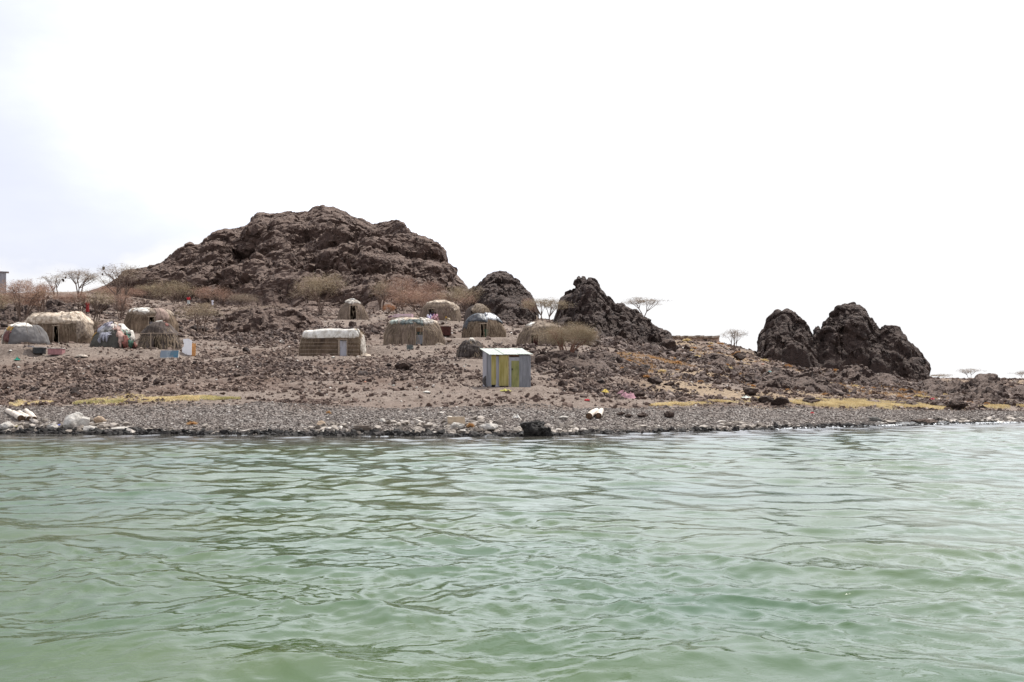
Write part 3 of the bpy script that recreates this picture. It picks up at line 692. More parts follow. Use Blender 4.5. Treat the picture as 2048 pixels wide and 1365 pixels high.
k = rng.random(n) < 0.05 + 0.85 * sst(0.05, 0.5, fbm(P, 3, 14) + 0.25 * ((u < 0.02) & (u > -.12)) + .2 * (u < -.40))
u = u[k]; sd0 = sd0[k]; n = len(u)
y = sd0 + 0.25 + np.abs(rng.normal(0, 1.0, n)) * np.where((u < .012) & (u > -.14), 1.9, 1.0); x = u * y; z = ground_z(x, y)
u0_ = (u < 0.015) & (u > -.13) | (u < -.38)
s = 0.08 * (0.34 / 0.08) ** (rng.random(n) ** np.where(u0_, 1.5, 2.6))
scatter('lime_crusted_stones', np.stack([x, y, z + s * .15], -1), s[:, None] * np.stack([rng.uniform(.9, 1.6, n), rng.uniform(.8, 1.2, n), rng.uniform(.4, .8, n)], -1), M['pale_stone'], 6)

# ------------------------------------------------------------------ huts
class Shell:
    """dome or box-like hut skin; phi 0 = front (-Y), growing towards +X; v 0 = foot, 1 = apex"""
    def __init__(s, w_, d, h, ef=0.8, er=0.6, ez=0.75, lean=0.0, seed=0, sagx=0.0):
        s.w, s.d, s.h, s.ef, s.er, s.ez, s.lean, s.seed, s.sagx = w_, d, h, ef, er, ez, lean, seed, sagx
    def P(s, phi, v, off=0.0):
        phi = np.asarray(phi, float); v = np.asarray(v, float)
        sx = np.sin(phi); cy = -np.cos(phi)
        fx = np.sign(sx) * np.abs(sx) ** s.ef; fy = np.sign(cy) * np.abs(cy) ** s.ef
        th = v * math.pi / 2
        r = np.clip(np.cos(th), 0, 1) ** s.er; z = np.sin(th) ** s.ez
        x = fx * r * (s.w / 2 + off); y = fy * r * (s.d / 2 + off); zz = z * (s.h + off)
        q = np.stack([x * 0.8, y * 0.8, zz * 0.8 + s.seed * 7.7], -1)
        wob = fbm(q, 2, s.seed)
        x = x * (1 + 0.10 * wob) + s.lean * zz; y = y * (1 + 0.05 * wob); w0 = fbm(np.array([[0, 0, s.h * .8 + s.seed * 7.7]]), 2, s.seed)[0]; zz = zz * (1 + 0.10 * (wob - w0) * v - s.sagx * (x / s.w * 2) ** 2 * v * 0.5)
        return np.stack([x, y, zz], -1)
def shell_uv(sh, PHI, V):
    per = math.pi * (sh.w + sh.d) / 2
    return np.stack([PHI / (2 * math.pi) * per, V * sh.h * 1.3], -1)
def wall_part(sh, root, m, v1, door=None, nphi=300, nv=22, ridge=0.02, back=True, name='wall'):
    # even steps along the footprint
    tt = np.linspace(0, 2 * math.pi, 2001); Pt = sh.P(tt, np.zeros_like(tt)); ln = np.concatenate([[0], np.cumsum(np.linalg.norm(np.diff(Pt, axis=0), axis=1))])
    phi = np.interp(np.linspace(0, ln[-1], nphi + 1)[:-1], ln, tt)
    v = np.linspace(0, v1, nv)
    PH, VV = np.meshgrid(phi, v, indexing='ij')
    rg = np.random.default_rng(sh.seed + 5)
    rid = (rg.random(nphi) - 0.3) * ridge
    V = sh.P(PH, VV) ; O = sh.P(PH, VV, 0.5); n = (O - V); n /= np.linalg.norm(n, axis=-1, keepdims=True)
    V = V + n * rid[:, None, None]
    V[:, 0, 2] -= 0.15
    Fc = gridf(nphi, nv, True)
    if door:
        x0, x1, zt = door
        c = V.reshape(-1, 3)[Fc].mean(1)
        k = ~((c[:, 1] < 0) & (c[:, 0] > x0) & (c[:, 0] < x1) & (c[:, 2] < zt))
        Fc = Fc[k]
    me = mesh(name, V.reshape(-1, 3), Fc, uv=shell_uv(sh, PH, VV).reshape(-1, 2))
    o = obj(name, me, m, root)
    return o
def cover(sh, root, name, m, phi0, phi1, v0, v1, off=0.07, nphi=90, nv=26, ragged=0.06, wr=0.035, seed=1, smooth=True, wf=2.2):
    """a cloth, mat or sheet lying on the hut, its edge tucked back to the skin"""
    a = np.linspace(0, 1, nphi); b = np.linspace(0, 1, nv)
    A, B = np.meshgrid(a, b, indexing='ij')
    full = phi1 - phi0 > 6.2
    ed = np.stack([np.cos(A * 6.283) * 2.2 if full else A * 6, np.sin(A * 6.283) * 2.2 if full else A * 0, A * 0 + seed], -1)
    lowv = v0 + ragged * fbm(ed * 1.6, 4, seed) * 1.6
    PH = phi0 + (phi1 - phi0) * A
    if not full: PH = PH + ragged * 1.5 * fbm(np.stack([B * 5, A * 0 + np.round(A), A * 0 + seed], -1), 3, seed + 4) * np.where((A < .08) | (A > .92), 1, 0)
    VV = np.clip(lowv + (v1 - lowv) * B, 0.0, 1.0)
    V0 = sh.P(PH, VV); O = sh.P(PH, VV, 0.5); n = O - V0; n /= np.linalg.norm(n, axis=-1, keepdims=True) + 1e-9
    e = np.minimum(1, B / 0.07)
    if v1 < 0.99: e = np.minimum(e, (1 - B) / 0.07)
    if not full: e = np.minimum(e, np.minimum(A, 1 - A) / 0.06)
    e = np.clip(e, 0, 1)
    d = off * (0.1 + 0.9 * np.sqrt(e)) + wr * fbm(V0 * wf + seed, 4, seed + 2) * 2.0 * e
    V = V0 + n * np.maximum(d, 0.012)[..., None]
    return obj(name, mesh(name, V.reshape(-1, 3), gridf(nphi, nv), uv=shell_uv(sh, PH, VV).reshape(-1, 2), smooth=smooth), m, root)
def straw_fringe(sh, root, n, v0, v1, l0, l1, m, seed=3, out=0.06, phi=(0, 6.283), lean=0.12, wd=0.016):
    rg = np.random.default_rng(seed)
    ph = rg.uniform(phi[0], phi[1], n); v = rg.uniform(v0, v1, n); l = rg.uniform(l0, l1, n)
    P = sh.P(ph, v, 0.03); O = sh.P(ph, v, 0.5); nn = O - P; nn /= np.linalg.norm(nn, axis=-1, keepdims=True)
    dn = sh.P(ph, np.maximum(v - 0.05, 0)) - sh.P(ph, v + 0.001); dn /= np.linalg.norm(dn, axis=-1, keepdims=True) + 1e-9
    tip = P + dn * l[:, None] + nn * rg.uniform(0, out, n)[:, None] + rg.normal(0, lean, (n, 3)) * l[:, None]
    side = np.cross(dn, nn) * (wd * rg.uniform(.6, 1.6, n))[:, None]
    V = np.stack([P - side, P + side, tip], 1).reshape(-1, 3)
    o = obj('loose_straw', mesh('loose_straw', V, np.arange(3 * n).reshape(-1, 3)), m, root); o['kind'] = 'stuff'
def ropes(sh, root, phis, v0=.25, v1=.97, off=.16):
    for ph in phis:
        v = np.linspace(v0, v1, 9); P = sh.P(np.full(9, ph) + .05 * np.sin(v * 9), v, off); mb = MB(); mb.tube([tuple(q) for q in P], .014, 4, False); obj('rope', mb.mesh('rope'), M['rope'], root)
def door_frame(root, x0, x1, zt, y, m=None, r=0.03, lean=0.0):
    mb = MB()
    mb.tube([(x0, y, -0.1), (x0 + lean, y + .03, zt)], r); mb.tube([(x1, y, -0.1), (x1 + lean, y + .03, zt)], r); mb.tube([(x0 - .06, y, zt), (x1 + .06, y, zt + .02)], r)
    return obj('door_frame', mb.mesh('door_frame'), m or M['pole'], root)
def panel(root, name, m, x0, x1, z0, z1, y, th=0.03, cor=0, rx=0.0, n=None):
    """upright sheet; cor = depth of corrugation"""
    n = n or (max(2, int((x1 - x0) / 0.019)) if cor else 2)
    xs = np.linspace(x0, x1, n); V = []; zz = (z0, (z0 + z1) / 2, z1)
    for side in (0, 1):
        for x in xs:
            c = cor * math.sin(x / 0.076 * 2 * math.pi)
            for z in zz: V.append((x, y + c + (th if side else 0) + (z - z0) * math.tan(rx), z))
    V = np.array(V); f = gridf(n, 3); f2 = f[:, ::-1] + n * 3
    q = [f, f2]
    ex = []
    for i in range(n - 1): ex += [(i * 3 + 2, (i + 1) * 3 + 2, (i + 1) * 3 + 2 + 3 * n, i * 3 + 2 + 3 * n), ((i + 1) * 3, i * 3, i * 3 + 3 * n, (i + 1) * 3 + 3 * n)]
    for j in range(2): ex += [(j, j + 1, j + 1 + 3 * n, j + 3 * n), ((n - 1) * 3 + j + 1, (n - 1) * 3 + j, (n - 1) * 3 + j + 3 * n, (n - 1) * 3 + j + 1 + 3 * n)]
    q.append(np.array(ex))
    return obj(name, mesh(name, V, np.concatenate(q)), m, root)
def hut(key, label, **kw):
    h = HP[key]
    root = empty('reed_hut', (h['x'], h['y'], h['z']), 0, label, 'hut', 'domed reed huts of the village')
    sh = Shell(h['w'], h['d'], h['h'], **kw)
    fl = MB(); n = 20
    V = sh.P(np.linspace(0, 2 * math.pi, n + 1)[:-1], np.zeros(n)); fl.add(V * np.array([.97, .97, 0]) + np.array([0, 0, .03]), [tuple(range(n))])
    return root, sh, h
def X_(h, px): return (px - 1024) * (h['y'] - h['d'] / 2) / F - h['x']
def Z_(h, py): return CAMZ + (HZ - py) * (h['y'] - h['d'] / 2) / F - h['z']
def dome_y(sh, x):  # front skin y at foot for x
    t = np.linspace(-math.pi / 2, math.pi / 2, 400); P = sh.P(t, np.full(400, 0.12)); return float(np.interp(x, P[:, 0], P[:, 1]))

# 1 grey blanket dome at the left end
r, s, h = hut('grey', 'small round hut at the far left draped with a grey blanket under a white cloth', ef=0.95, er=0.75, ez=0.85, seed=1)
wall_part(s, r, M['reed_grey'], 0.97)
cover(s, r, 'blanket', M['grey_cloth'], -0.35, 2.2, 0.02, 0.80, 0.06, seed=3, ragged=0.04, wr=.05)
cover(s, r, 'white_cloth', M['white_cloth'], -1.1, 0.9, 0.60, 0.93, 0.12, seed=5, ragged=0.06)
cover(s, r, 'mat_scrap', M['grime_cloth'], -1.7, -0.7, 0.12, 0.55, 0.05, 40, 16, seed=9, ragged=.12)
cover(s, r, 'rag', plain('ochre_rag', (0.36, 0.21, 0.05)), -0.75, -0.38, 0.42, 0.66, 0.1, 24, 14, seed=7, ragged=.05)
cover(s, r, 'rag', plain('maroon_rag', (0.13, 0.055, 0.05)), -0.8, -0.3, 0.08, 0.40, 0.08, 24, 14, seed=8, ragged=.08)
straw_fringe(s, r, 260, 0.1, 0.8, .1, .4, M['straw'], 4, phi=(-2, -.4)); ropes(s, r, (-.3, .5, 1.1))
# 2 long pale roofed
r, s, h = hut('long', 'long low reed hut with a thick cream thatch roof and a dark open doorway', ef=0.55, er=0.34, ez=0.62, seed=2, sagx=.12)
x0, x1 = X_(h, 106), X_(h, 117); zt = Z_(h, 652)
wall_part(s, r, M['reed'], 0.62, (x0, x1, zt), 360)
cover(s, r, 'thatch_roof', M['thatch'], 0, 6.2832, 0.34, 1.0, 0.13, 220, 30, seed=6, ragged=0.05, wr=0.07)
cover(s, r, 'end_mat', M['thatch_grey'], 0.75, 2.2, 0.05, 0.60, 0.07, 60, 24, seed=12, ragged=.05, wr=.05)
straw_fringe(s, r, 700, 0.1, 0.62, .15, .5, M['straw'], 5); ropes(s, r, (-1.0, -.55, -.2, .25, .6, 1.1)); door_frame(r, x0, x1, zt, dome_y(s, x0) - .02)
# 3 rag heap hut
r, s, h = hut('rag', 'low dome hut covered with a patchwork of coloured rags', ef=0.95, er=1.0, ez=1.0, seed=3, lean=.05)
wall_part(s, r, M['reed_dark'], 0.97)
cover(s, r, 'blanket', plain('dark_green_grey_blanket', (0.065, 0.062, 0.052)), -2.0, 1.3, 0.0, 0.55, 0.05, seed=13, ragged=.05, wr=.05)
ragc = {'pale_blue_rag': (0.30, 0.30, 0.34), 'white_rag': (0.55, 0.51, 0.46), 'pink_rag': (0.36, 0.24, 0.20), 'ochre_rag_b': (0.32, 0.19, 0.05), 'green_rag': (0.085, 0.17, 0.125), 'grey_rag': (0.20, 0.19, 0.19), 'cream_rag': (0.46, 0.38, 0.30), 'red_rag': (0.20, 0.075, 0.06), 'mint_rag': (0.33, 0.42, 0.34), 'lilac_rag': (0.26, 0.24, 0.28), 'black_rag': (0.02, 0.02, 0.022)}
ragm = {k: plain(k, c, var=.3, scale=4) for k, c in ragc.items()}
spots = [('ochre_rag_b', -1.05, .42, .4, .22), ('pale_blue_rag', -.75, .66, .8, .3), ('grey_rag', -.15, .5, .7, .3), ('white_rag', .25, .76, .9, .28), ('pink_rag', .75, .6, .7, .3), ('cream_rag', .95, .85, 1.2, .25), ('green_rag', 1.25, .24, .45, .3), ('mint_rag', 1.05, .46, .5, .24), ('pink_rag', .75, .3, .35, .35), ('white_rag', 1.3, .62, .8, .28), ('lilac_rag', -.35, .8, .9, .22), ('black_rag', -.3, .93, 1.4, .12), ('red_rag', 1.5, .12, .25, .2), ('pale_blue_rag', -.05, .33, .4, .16), ('pink_rag', -1.5, .7, .7, .2), ('red_rag', .9, .18, .2, .28), ('cream_rag', -.9, .84, .8, .16), ('white_rag', 1.5, .35, .4, .2)]
for i, (mn, ph, v, dp, dv) in enumerate(spots):
    cover(s, r, 'rag', ragm[mn], ph - dp / 2, ph + dp / 2, max(.02, v - dv / 2), min(.98, v + dv / 2), 0.07 + .012 * i, 26, 16, seed=20 + i, ragged=.16, wr=.06)
# 4 mat hut behind
r, s, h = hut('mat', 'reed mat hut with a scruffy white patched roof standing behind the straw hut', ef=0.7, er=0.48, ez=0.8, seed=4)
x0, x1 = X_(h, 297), X_(h, 309); zt = Z_(h, 634)
wall_part(s, r, M['reed'], 0.66, (x0, x1, zt), 320)
cover(s, r, 'thatch_roof', M['thatch_grey'], 0, 6.2832, 0.52, 1.0, 0.10, 200, 26, seed=31, ragged=.04, wr=.06)
cover(s, r, 'white_cloth', M['white_cloth'], -1.0, 0.15, 0.60, 0.93, 0.17, 60, 20, seed=32, ragged=.09)
cover(s, r, 'side_mat', plain('faded_pink_mat', (0.26, 0.185, 0.15), scale=9), 0.35, 1.1, 0.30, 0.90, 0.13, 50, 22, seed=33, ragged=.06)
door_frame(r, x0, x1, zt, dome_y(s, x0) - .02)
p = panel(r, 'door', plain('grey_board_door', (0.20, 0.19, 0.21)), x0 + .02, x1 - .02, 0.0, zt * .72, dome_y(s, (x0 + x1) / 2) + .10, .03)
straw_fringe(s, r, 500, 0.1, 0.9, .15, .45, M['straw'], 6); ropes(s, r, (-.9, -.4, .1, .6, 1.2))
# 5 straw hut with poles
r, s, h = hut('straw', 'low brown straw hut with a lean-to pole frame, beside the blue and white board', ef=0.75, er=0.95, ez=1.05, seed=5, lean=.04)
x0, x1 = X_(h, 307), X_(h, 320)
wall_part(s, r, M['reed_dark'], 0.98, (x0, x1, .85), 300)
cover(s, r, 'thatch_roof', M['reed_dark'], 0, 6.2832, 0.34, 1.0, 0.09, 160, 24, seed=41, ragged=.04, wr=.06, smooth=False)
cover(s, r, 'white_cloth', M['white_cloth'], -0.6, 0.9, 0.86, 0.985, 0.17, 30, 12, seed=42, ragged=.03)
cover(s, r, 'rag', ragm['red_rag'], 0.8, 1.25, 0.62, 0.84, 0.15, 24, 12, seed=43, ragged=.06)
straw_fringe(s, r, 1500, 0.05, 0.97, .2, .6, M['straw'], 7, out=.12)
mb = MB(); yf = -h['d'] / 2 - .35; mb.tube([(x0 - .05, yf, -.1), (x0 - .05, yf, 1.05)], .025); mb.tube([(X_(h, 352), yf, -.1), (X_(h, 352), yf, 1.05)], .025); mb.tube([(X_(h, 283), yf, 1.0), (X_(h, 306), yf, 1.05), (X_(h, 358), yf, 1.02)], .022)
obj('pole_frame', mb.mesh('pole_frame'), M['pole'], r)
mb = MB()
# 6 small open dome
r, s, h = hut('small', 'small dome hut high on the slope with a white cap and a tall black doorway', ef=0.95, er=0.98, ez=1.0, seed=6)
x0, x1 = X_(h, 700), X_(h, 713); zt = Z_(h, 611)
wall_part(s, r, M['reed_grey'], 0.97, (x0, x1, zt), 260, 30)
cover(s, r, 'white_cloth', M['grime_cloth'], -1.5, 1.5, 0.63, 0.985, 0.09, 90, 20, seed=51, ragged=.07, wr=.06)
cover(s, r, 'cloth_patch', M['white_cloth'], -.9, .9, 0.84, 0.985, 0.17, 50, 14, seed=52, ragged=.04)
door_frame(r, x0, x1, zt, dome_y(s, x0) - .02, lean=-.04); straw_fringe(s, r, 300, .1, .7, .2, .5, M['straw'], 8); ropes(s, r, (-1, -.4, .5, 1.0))
# 7 boxy with white roof
r, s, h = hut('white', 'box shaped reed hut with a bright white roof and a pale grey metal door', ef=0.22, er=0.16, ez=0.52, seed=7)
x0, x1 = X_(h, 677), X_(h, 694); zt = Z_(h, 680)
wall_part(s, r, M['reed'], 0.50, (x0, x1, zt), 420, 26, ridge=.03)
cover(s, r, 'roof_sheet', M['white_cloth'], -2.0, 0.98, 0.30, 1.0, 0.05, 200, 30, seed=61, ragged=.02, wr=.03)
cover(s, r, 'roof_mat', M['thatch_grey'], 0.9, 4.4, 0.30, 1.0, 0.04, 140, 26, seed=62, ragged=.03, wr=.04)
cover(s, r, 'cloth_patch', M['white_cloth'], 0.93, 1.25, 0.45, 0.8, 0.12, 30, 20, seed=63, ragged=.08, wr=.08)
cover(s, r, 'cloth_patch', plain('cream_cloth', (0.62, 0.52, 0.36)), 0.55, 0.85, 0.68, 0.95, 0.10, 30, 14, seed=66, ragged=.08, wr=.08)
cover(s, r, 'edge_cloth', M['grime_cloth'], 1.25, 1.9, 0.02, 0.5, 0.08, 30, 20, seed=64, ragged=.05, wr=.06)
door_frame(r, x0, x1, zt, -h['d'] / 2 - .03)
dr = panel(r, 'door', M['zinc_light'], x0 + .09, x1 - .02, 0.02, zt - .06, -h['d'] / 2 + .02, .02, .006)
mb = MB(); mb.box((x0 + .16, -h['d'] / 2 - .01, zt * .5), (.05, .03, .03)); obj('door_latch', mb.mesh('door_latch'), M['dark_in'], dr)
mb = MB(); mb.tube([(x0 + .05, -h['d'] / 2 - .01, -.1), (x0 + .05, -h['d'] / 2 - .01, zt)], .045); obj('door_post', mb.mesh('door_post'), M['pole'], r)
for zz in (0.16, 0.42, 0.68, 0.93):
    for (a, b) in ((-h['w'] / 2 + .08, x0 - .06), (x1 + .04, h['w'] / 2 - .1)):
        mb = MB(); mb.tube([(a, -h['d'] / 2 - .04, zz), ((a + b) / 2, -h['d'] / 2 - .055, zz + random.uniform(-.02, .02)), (b, -h['d'] / 2 - .04, zz)], .013, 5); obj('binding_stick', mb.mesh('binding_stick'), M['pole'], r)
straw_fringe(s, r, 700, .03, .50, .15, .5, M['straw'], 9, out=.04, lean=.06)
straw_fringe(s, r, 260, .35, .95, .2, .5, M['straw'], 19, out=.15, phi=(1.0, 2.4), lean=.35)
# 8 tuft roofed
r, s, h = hut('tuft', 'large rounded reed hut with a ragged cream and grey-green cover and a half-height grey door', ef=0.72, er=0.55, ez=0.85, seed=8, lean=-.01)
x0, x1 = X_(h, 831), X_(h, 846); zt = Z_(h, 655)
wall_part(s, r, M['reed_grey'], 0.66, (x0, x1, zt), 380, 28, ridge=.03)
cover(s, r, 'thatch_roof', M['thatch'], 0, 6.2832, 0.58, 1.0, 0.09, 220, 26, seed=71, ragged=.035, wr=.05)
cover(s, r, 'green_sheet', plain('grey_green_sheet', (0.11, 0.13, 0.125), var=.5, scale=5), -0.35, 0.42, 0.54, 0.72, 0.15, 50, 14, seed=72, ragged=.08, wr=.07)
cover(s, r, 'green_sheet', plain('pale_green_sheet', (0.34, 0.38, 0.34), var=.4, scale=5), -1.15, -0.45, 0.56, 0.68, 0.15, 40, 14, seed=73, ragged=.05, wr=.06)
cover(s, r, 'white_cloth', M['grime_cloth'], 0.40, 1.25, 0.58, 0.90, 0.15, 40, 18, seed=74, ragged=.05, wr=.05)
cover(s, r, 'cloth_patch', M['grime_cloth'], -.85, -.3, 0.6, 0.82, 0.17, 30, 16, seed=75, ragged=.05, wr=.08)
door_frame(r, x0, x1, zt, dome_y(s, x0) - .03)
panel(r, 'door', M['zinc'], x0 + .02, x1 - .02, 0.16, zt * .60, dome_y(s, x0) + .07, .02, .006)
panel(r, 'inner_curtain', plain('dark_green_curtain', (0.03, 0.05, 0.045)), x0, x1, zt * .5, zt * .78, dome_y(s, x0) + .25, .02)
panel(r, 'lintel_mat', plain('brown_lintel_mat', (0.17, 0.10, 0.06)), x0, x1, zt * .78, zt * 1.02, dome_y(s, x0) + .2, .02)
straw_fringe(s, r, 1100, .03, .66, .2, .6, M['straw'], 10, out=.06, lean=.08); ropes(s, r, (-1.1, -.8, -.45, -.1, .3, .7, 1.1))
# 9 back
r, s, h = hut('back', 'pale thatched hut at the back with people in purple and pink at its door', ef=0.8, er=0.6, ez=0.85, seed=9)
x0, x1 = X_(h, 856), X_(h, 868); zt = Z_(h, 618)
wall_part(s, r, M['reed_grey'], 0.75, (x0, x1, zt), 300, 26)
cover(s, r, 'thatch_roof', M['thatch'], 0, 6.2832, 0.66, 1.0, 0.09, 160, 22, seed=81, ragged=.05, wr=.05)
cover(s, r, 'end_mat', M['thatch'], 0.6, 1.6, 0.35, 0.75, 0.08, 50, 20, seed=82, ragged=.08, wr=.05)
door_frame(r, x0, x1, zt, dome_y(s, x0) - .02); straw_fringe(s, r, 600, .05, .7, .2, .5, M['straw'], 11); ropes(s, r, (-.9, -.3, .4, 1))
# 10 behind
r, s, h = hut('behind', 'dark round hut with loose straw on top, half hidden behind the black sheeted hut', ef=0.95, er=0.8, ez=0.9, seed=10)
wall_part(s, r, M['reed_dark'], 0.97, (-.5, .15, 1.25), 220)
cover(s, r, 'thatch_roof', M['thatch_grey'], -0.5, 2.2, 0.45, 0.98, 0.10, 90, 22, seed=91, ragged=.10, wr=.06)
straw_fringe(s, r, 700, .45, .97, .3, .8, M['straw'], 12, out=.15, phi=(-.3, 2))
# 11 black sheet
r, s, h = hut('black', 'dome hut roofed with shiny black and silver sheeting, a dark doorway in its middle', ef=0.9, er=0.80, ez=0.95, seed=11)
x0, x1 = X_(h, 961), X_(h, 974); zt = Z_(h, 648)
wall_part(s, r, M['reed'], 0.97, (x0, x1, zt), 320, 34)
cover(s, r, 'black_sheet', M['black_sheet'], -2.3, 0.22, 0.42, 0.985, 0.07, 130, 30, seed=101, ragged=.03, wr=.07, wf=1.6)
cover(s, r, 'black_sheet', M['black_sheet'], -1.75, -0.9, 0.22, 0.62, 0.06, 60, 22, seed=102, ragged=.05, wr=.06, wf=1.6)
cover(s, r, 'silver_sheet', plain('pale_plastic_sheet', (0.42, 0.43, 0.44), .35, 0, .5, 3), 0.12, 1.75, 0.50, 0.97, 0.10, 110, 26, seed=103, ragged=.04, wr=.07, wf=1.8)
cover(s, r, 'black_sheet', M['black_sheet'], 0.9, 1.9, 0.42, 0.62, 0.14, 60, 16, seed=104, ragged=.05, wr=.05)
door_frame(r, x0, x1, zt, dome_y(s, x0) - .02)
panel(r, 'door_curtain', plain('green_door_cloth', (0.035, 0.065, 0.035)), x1 - .22, x1 + .08, 0, zt * .62, dome_y(s, x1) - .03, .02)
straw_fringe(s, r, 900, .03, .5, .2, .5, M['straw'], 13, out=.05, lean=.08); ropes(s, r, (-1.1, -.5, .3, .9))
# 12 low
r, s, h = hut('low', 'low dark thatched mound hut just left of the yellow and grey metal shed', ef=0.9, er=0.95, ez=1.0, seed=12)
wall_part(s, r, M['reed_dark'], 0.98)
cover(s, r, 'thatch_roof', M['sooty'], 0, 6.2832, 0.06, 1.0, 0.07, 160, 34, seed=111, ragged=.04, wr=.10, smooth=False)
cover(s, r, 'rope_bundle', M['grime_cloth'], -0.15, 0.75, 0.72, 0.985, 0.13, 40, 14, seed=112, ragged=.10, wr=.08)
straw_fringe(s, r, 260, .1, .98, .3, .8, M['straw'], 14, out=.06, lean=.1, wd=.010)
# 13 beside the bush
r, s, h = hut('bush', 'straw hut with a peaked top and dark red doorway beside the spreading thorn bush', ef=0.85, er=0.95, ez=0.95, seed=13)
x0, x1 = X_(h, 1061), X_(h, 1077); zt = Z_(h, 669)
wall_part(s, r, M['reed_grey'], 0.98, (x0, x1, zt), 320, 34)
cover(s, r, 'thatch_roof', M['thatch_grey'], 0, 6.2832, 0.50, 1.0, 0.10, 160, 24, seed=121, ragged=.05, wr=.06)
cover(s, r, 'cloth_patch', M['white_cloth'], -1.3, -0.55, 0.58, 0.8, 0.17, 40, 16, seed=122, ragged=.07, wr=.06)
door_frame(r, x0, x1, zt, dome_y(s, x0) - .02)
panel(r, 'door', plain('dark_red_door_board', (0.07, 0.022, 0.018)), (x0 + x1) / 2 - .1, x1, 0, zt * .95, dome_y(s, x0) + .25, .02)
straw_fringe(s, r, 1200, .03, .97, .2, .7, M['straw'], 15, out=.1); ropes(s, r, (-1, -.4, .2, .8))
mb = MB(); mb.tube([(X_(h, 1079), 0, h['h'] * .9), (X_(h, 1074), -.1, h['h'] + .5)], .04); obj('roof_pole', mb.mesh('roof_pole'), M['thatch'], r)
mb = MB(); mb.tube([(X_(h, 1088), 0, h['h'] * .85), (X_(h, 1088), 0, h['h'] + .28)], [.12, .05]); obj('roof_knot', mb.mesh('roof_knot'), M['thatch'], r)

# ------------------------------------------------------------------ corrugated shed
SR = R(15)
r = empty('metal_shed', (SHED['x'], SHED['y'] - .9, SHED['z']), SR, 'small corrugated metal shed with yellow and grey front panels near the beach', 'shed')
k = 50 / F; fx = lambda px: (px - 1024) * k * 1.02
zf_ = lambda py: CAMZ + (HZ - py) * 50 / F - SHED['z']
zt = zf_(711)
def sheet(name, m, a, b, z0=-.05, z1=None, y=0): return panel(r, name, m, fx(a), fx(b), z0, z1 or zt, y, .006, .012)
sheet('wall_sheet', M['yellow'], 983.5, 992.8, .10)
o = sheet('wall_sheet', M['zinc_light'], 991.5, 1000.5, .0, y=.035)
sheet('wall_sheet', M['yellow'], 998.5, 1017.5, .05, y=-.03)
sheet('wall_sheet', M['zinc'], 1039.5, 1063.5, -.05, y=.0)
fr = panel(r, 'door', M['zinc_light'], fx(1018.5), fx(1039.8), -.03, zt - .10, -.015, .006, .012)
q = panel(fr, 'door_patch', M['green_yellow'], fx(1023.5), fx(1039.2), -.02, zf_(722), -.032, .006, .010)
mb = MB(); mb.box((fx(1024.8), -.055, zf_(739)), (.05, .03, .09)); obj('door_latch', mb.mesh('door_latch'), M['dark_in'], fr)
mb = MB(); mb.tube([(fx(1018), -.03, -.1), (fx(1018), -.03, zt)], .022); obj('door_post', mb.mesh('door_post'), M['pole'], r)
mb = MB(); mb.box((fx(1023), .05, zt - .02), (2.02, .05, .07)); obj('wall_beam', mb.mesh('wall_beam'), plain('rusty_beam', (.16, .09, .06)), r)
# side and back walls
def side_wall(x, y0, y1, z0, z1a, z1b, m, name='side_wall_sheet'):
    n = max(3, int((y1 - y0) / .019)); ys = np.linspace(y0, y1, n); V = []
    for s_ in (0, 1):
        for y in ys:
            c = .012 * math.sin(y / .076 * 6.283); zt_ = z1a + (z1b - z1a) * (y - 0) / 1.8
            V += [(x + c + s_ * .006, y, z0), (x + c + s_ * .006, y, zt_)]
    f = gridf(n, 2); return obj(name, mesh(name, np.array(V), np.concatenate([f, f[:, ::-1] + 2 * n])), m, r)
zb2 = zt + .27
xl, xr = fx(983.5), fx(1063.5)
side_wall(xl, 0.02, .88, .0, zt, zb2, M['zinc']); side_wall(xl - .012, .90, 1.8, .0, zt, zb2, M['zinc_light'])
side_wall(xr - .02, 0.05, 1.8, .0, zt, zb2, M['zinc'])
panel(r, 'back_wall', M['zinc'], xl, xr, 0, zb2, 1.8, .006, .012)
# roof sheets, sloping towards the water
for i in range(3):
    a = xl - .16 + i * (xr - xl + .24) / 3; b = a + (xr - xl + .24) / 3 + (.05 if i < 2 else 0)
    n = 40; xs = np.linspace(a, b, n); V = []
    for s_ in (0, 1):
        for x in xs:
            c = .012 * math.sin(x / .076 * 6.283) + .014 * i
            for t_ in (0, .35, .7, 1):
                y = -.14 + t_ * 2.15; V.append((x, y, zt + .045 + (y / 1.8) * .31 + c + s_ * .008 - .03 * math.sin(t_ * 3.1) * (i == 2)))
    f = gridf(n, 4); me_ = mesh('roof_sheet', np.array(V), np.concatenate([f[:, ::-1], f + 4 * n]))
    obj('roof_sheet', me_, M['zinc_roof'], r)

# ------------------------------------------------------------------ other buildings
# long low stone building on the right skyline
D = 122; p = W(1391, 684, D); zg_b = GZ(p.x, p.y)
r = empty('long_stone_house', (p.x, p.y, min(p.z, zg_b) - .2), 0, 'long low mud walled building with a pale flat roof on the skyline between the crags', 'building')
wd = (1437 - 1342) * D / F; hh = 14 * D / F
mb = MB(); mb.box((0, 1.2, hh / 2 + .05), (wd, 2.6, hh), jit=.03); wl = obj('wall', mb.mesh('wall'), plain('mud_wall', (.55, .41, .32), .9, 0, .35, 3), r)
for i in range(12):
    mb = MB(); mb.box((-wd / 2 + (i + .5) * wd / 12, 1.1, hh + .10 + random.uniform(-.03, .04)), (wd / 12 * 1.04, 3.2, .22), jit=.03, rz=random.uniform(-.02, .02)); obj('roof_slab', mb.mesh('roof_slab'), M['thatch'] if i % 3 else M['thatch_grey'], r)
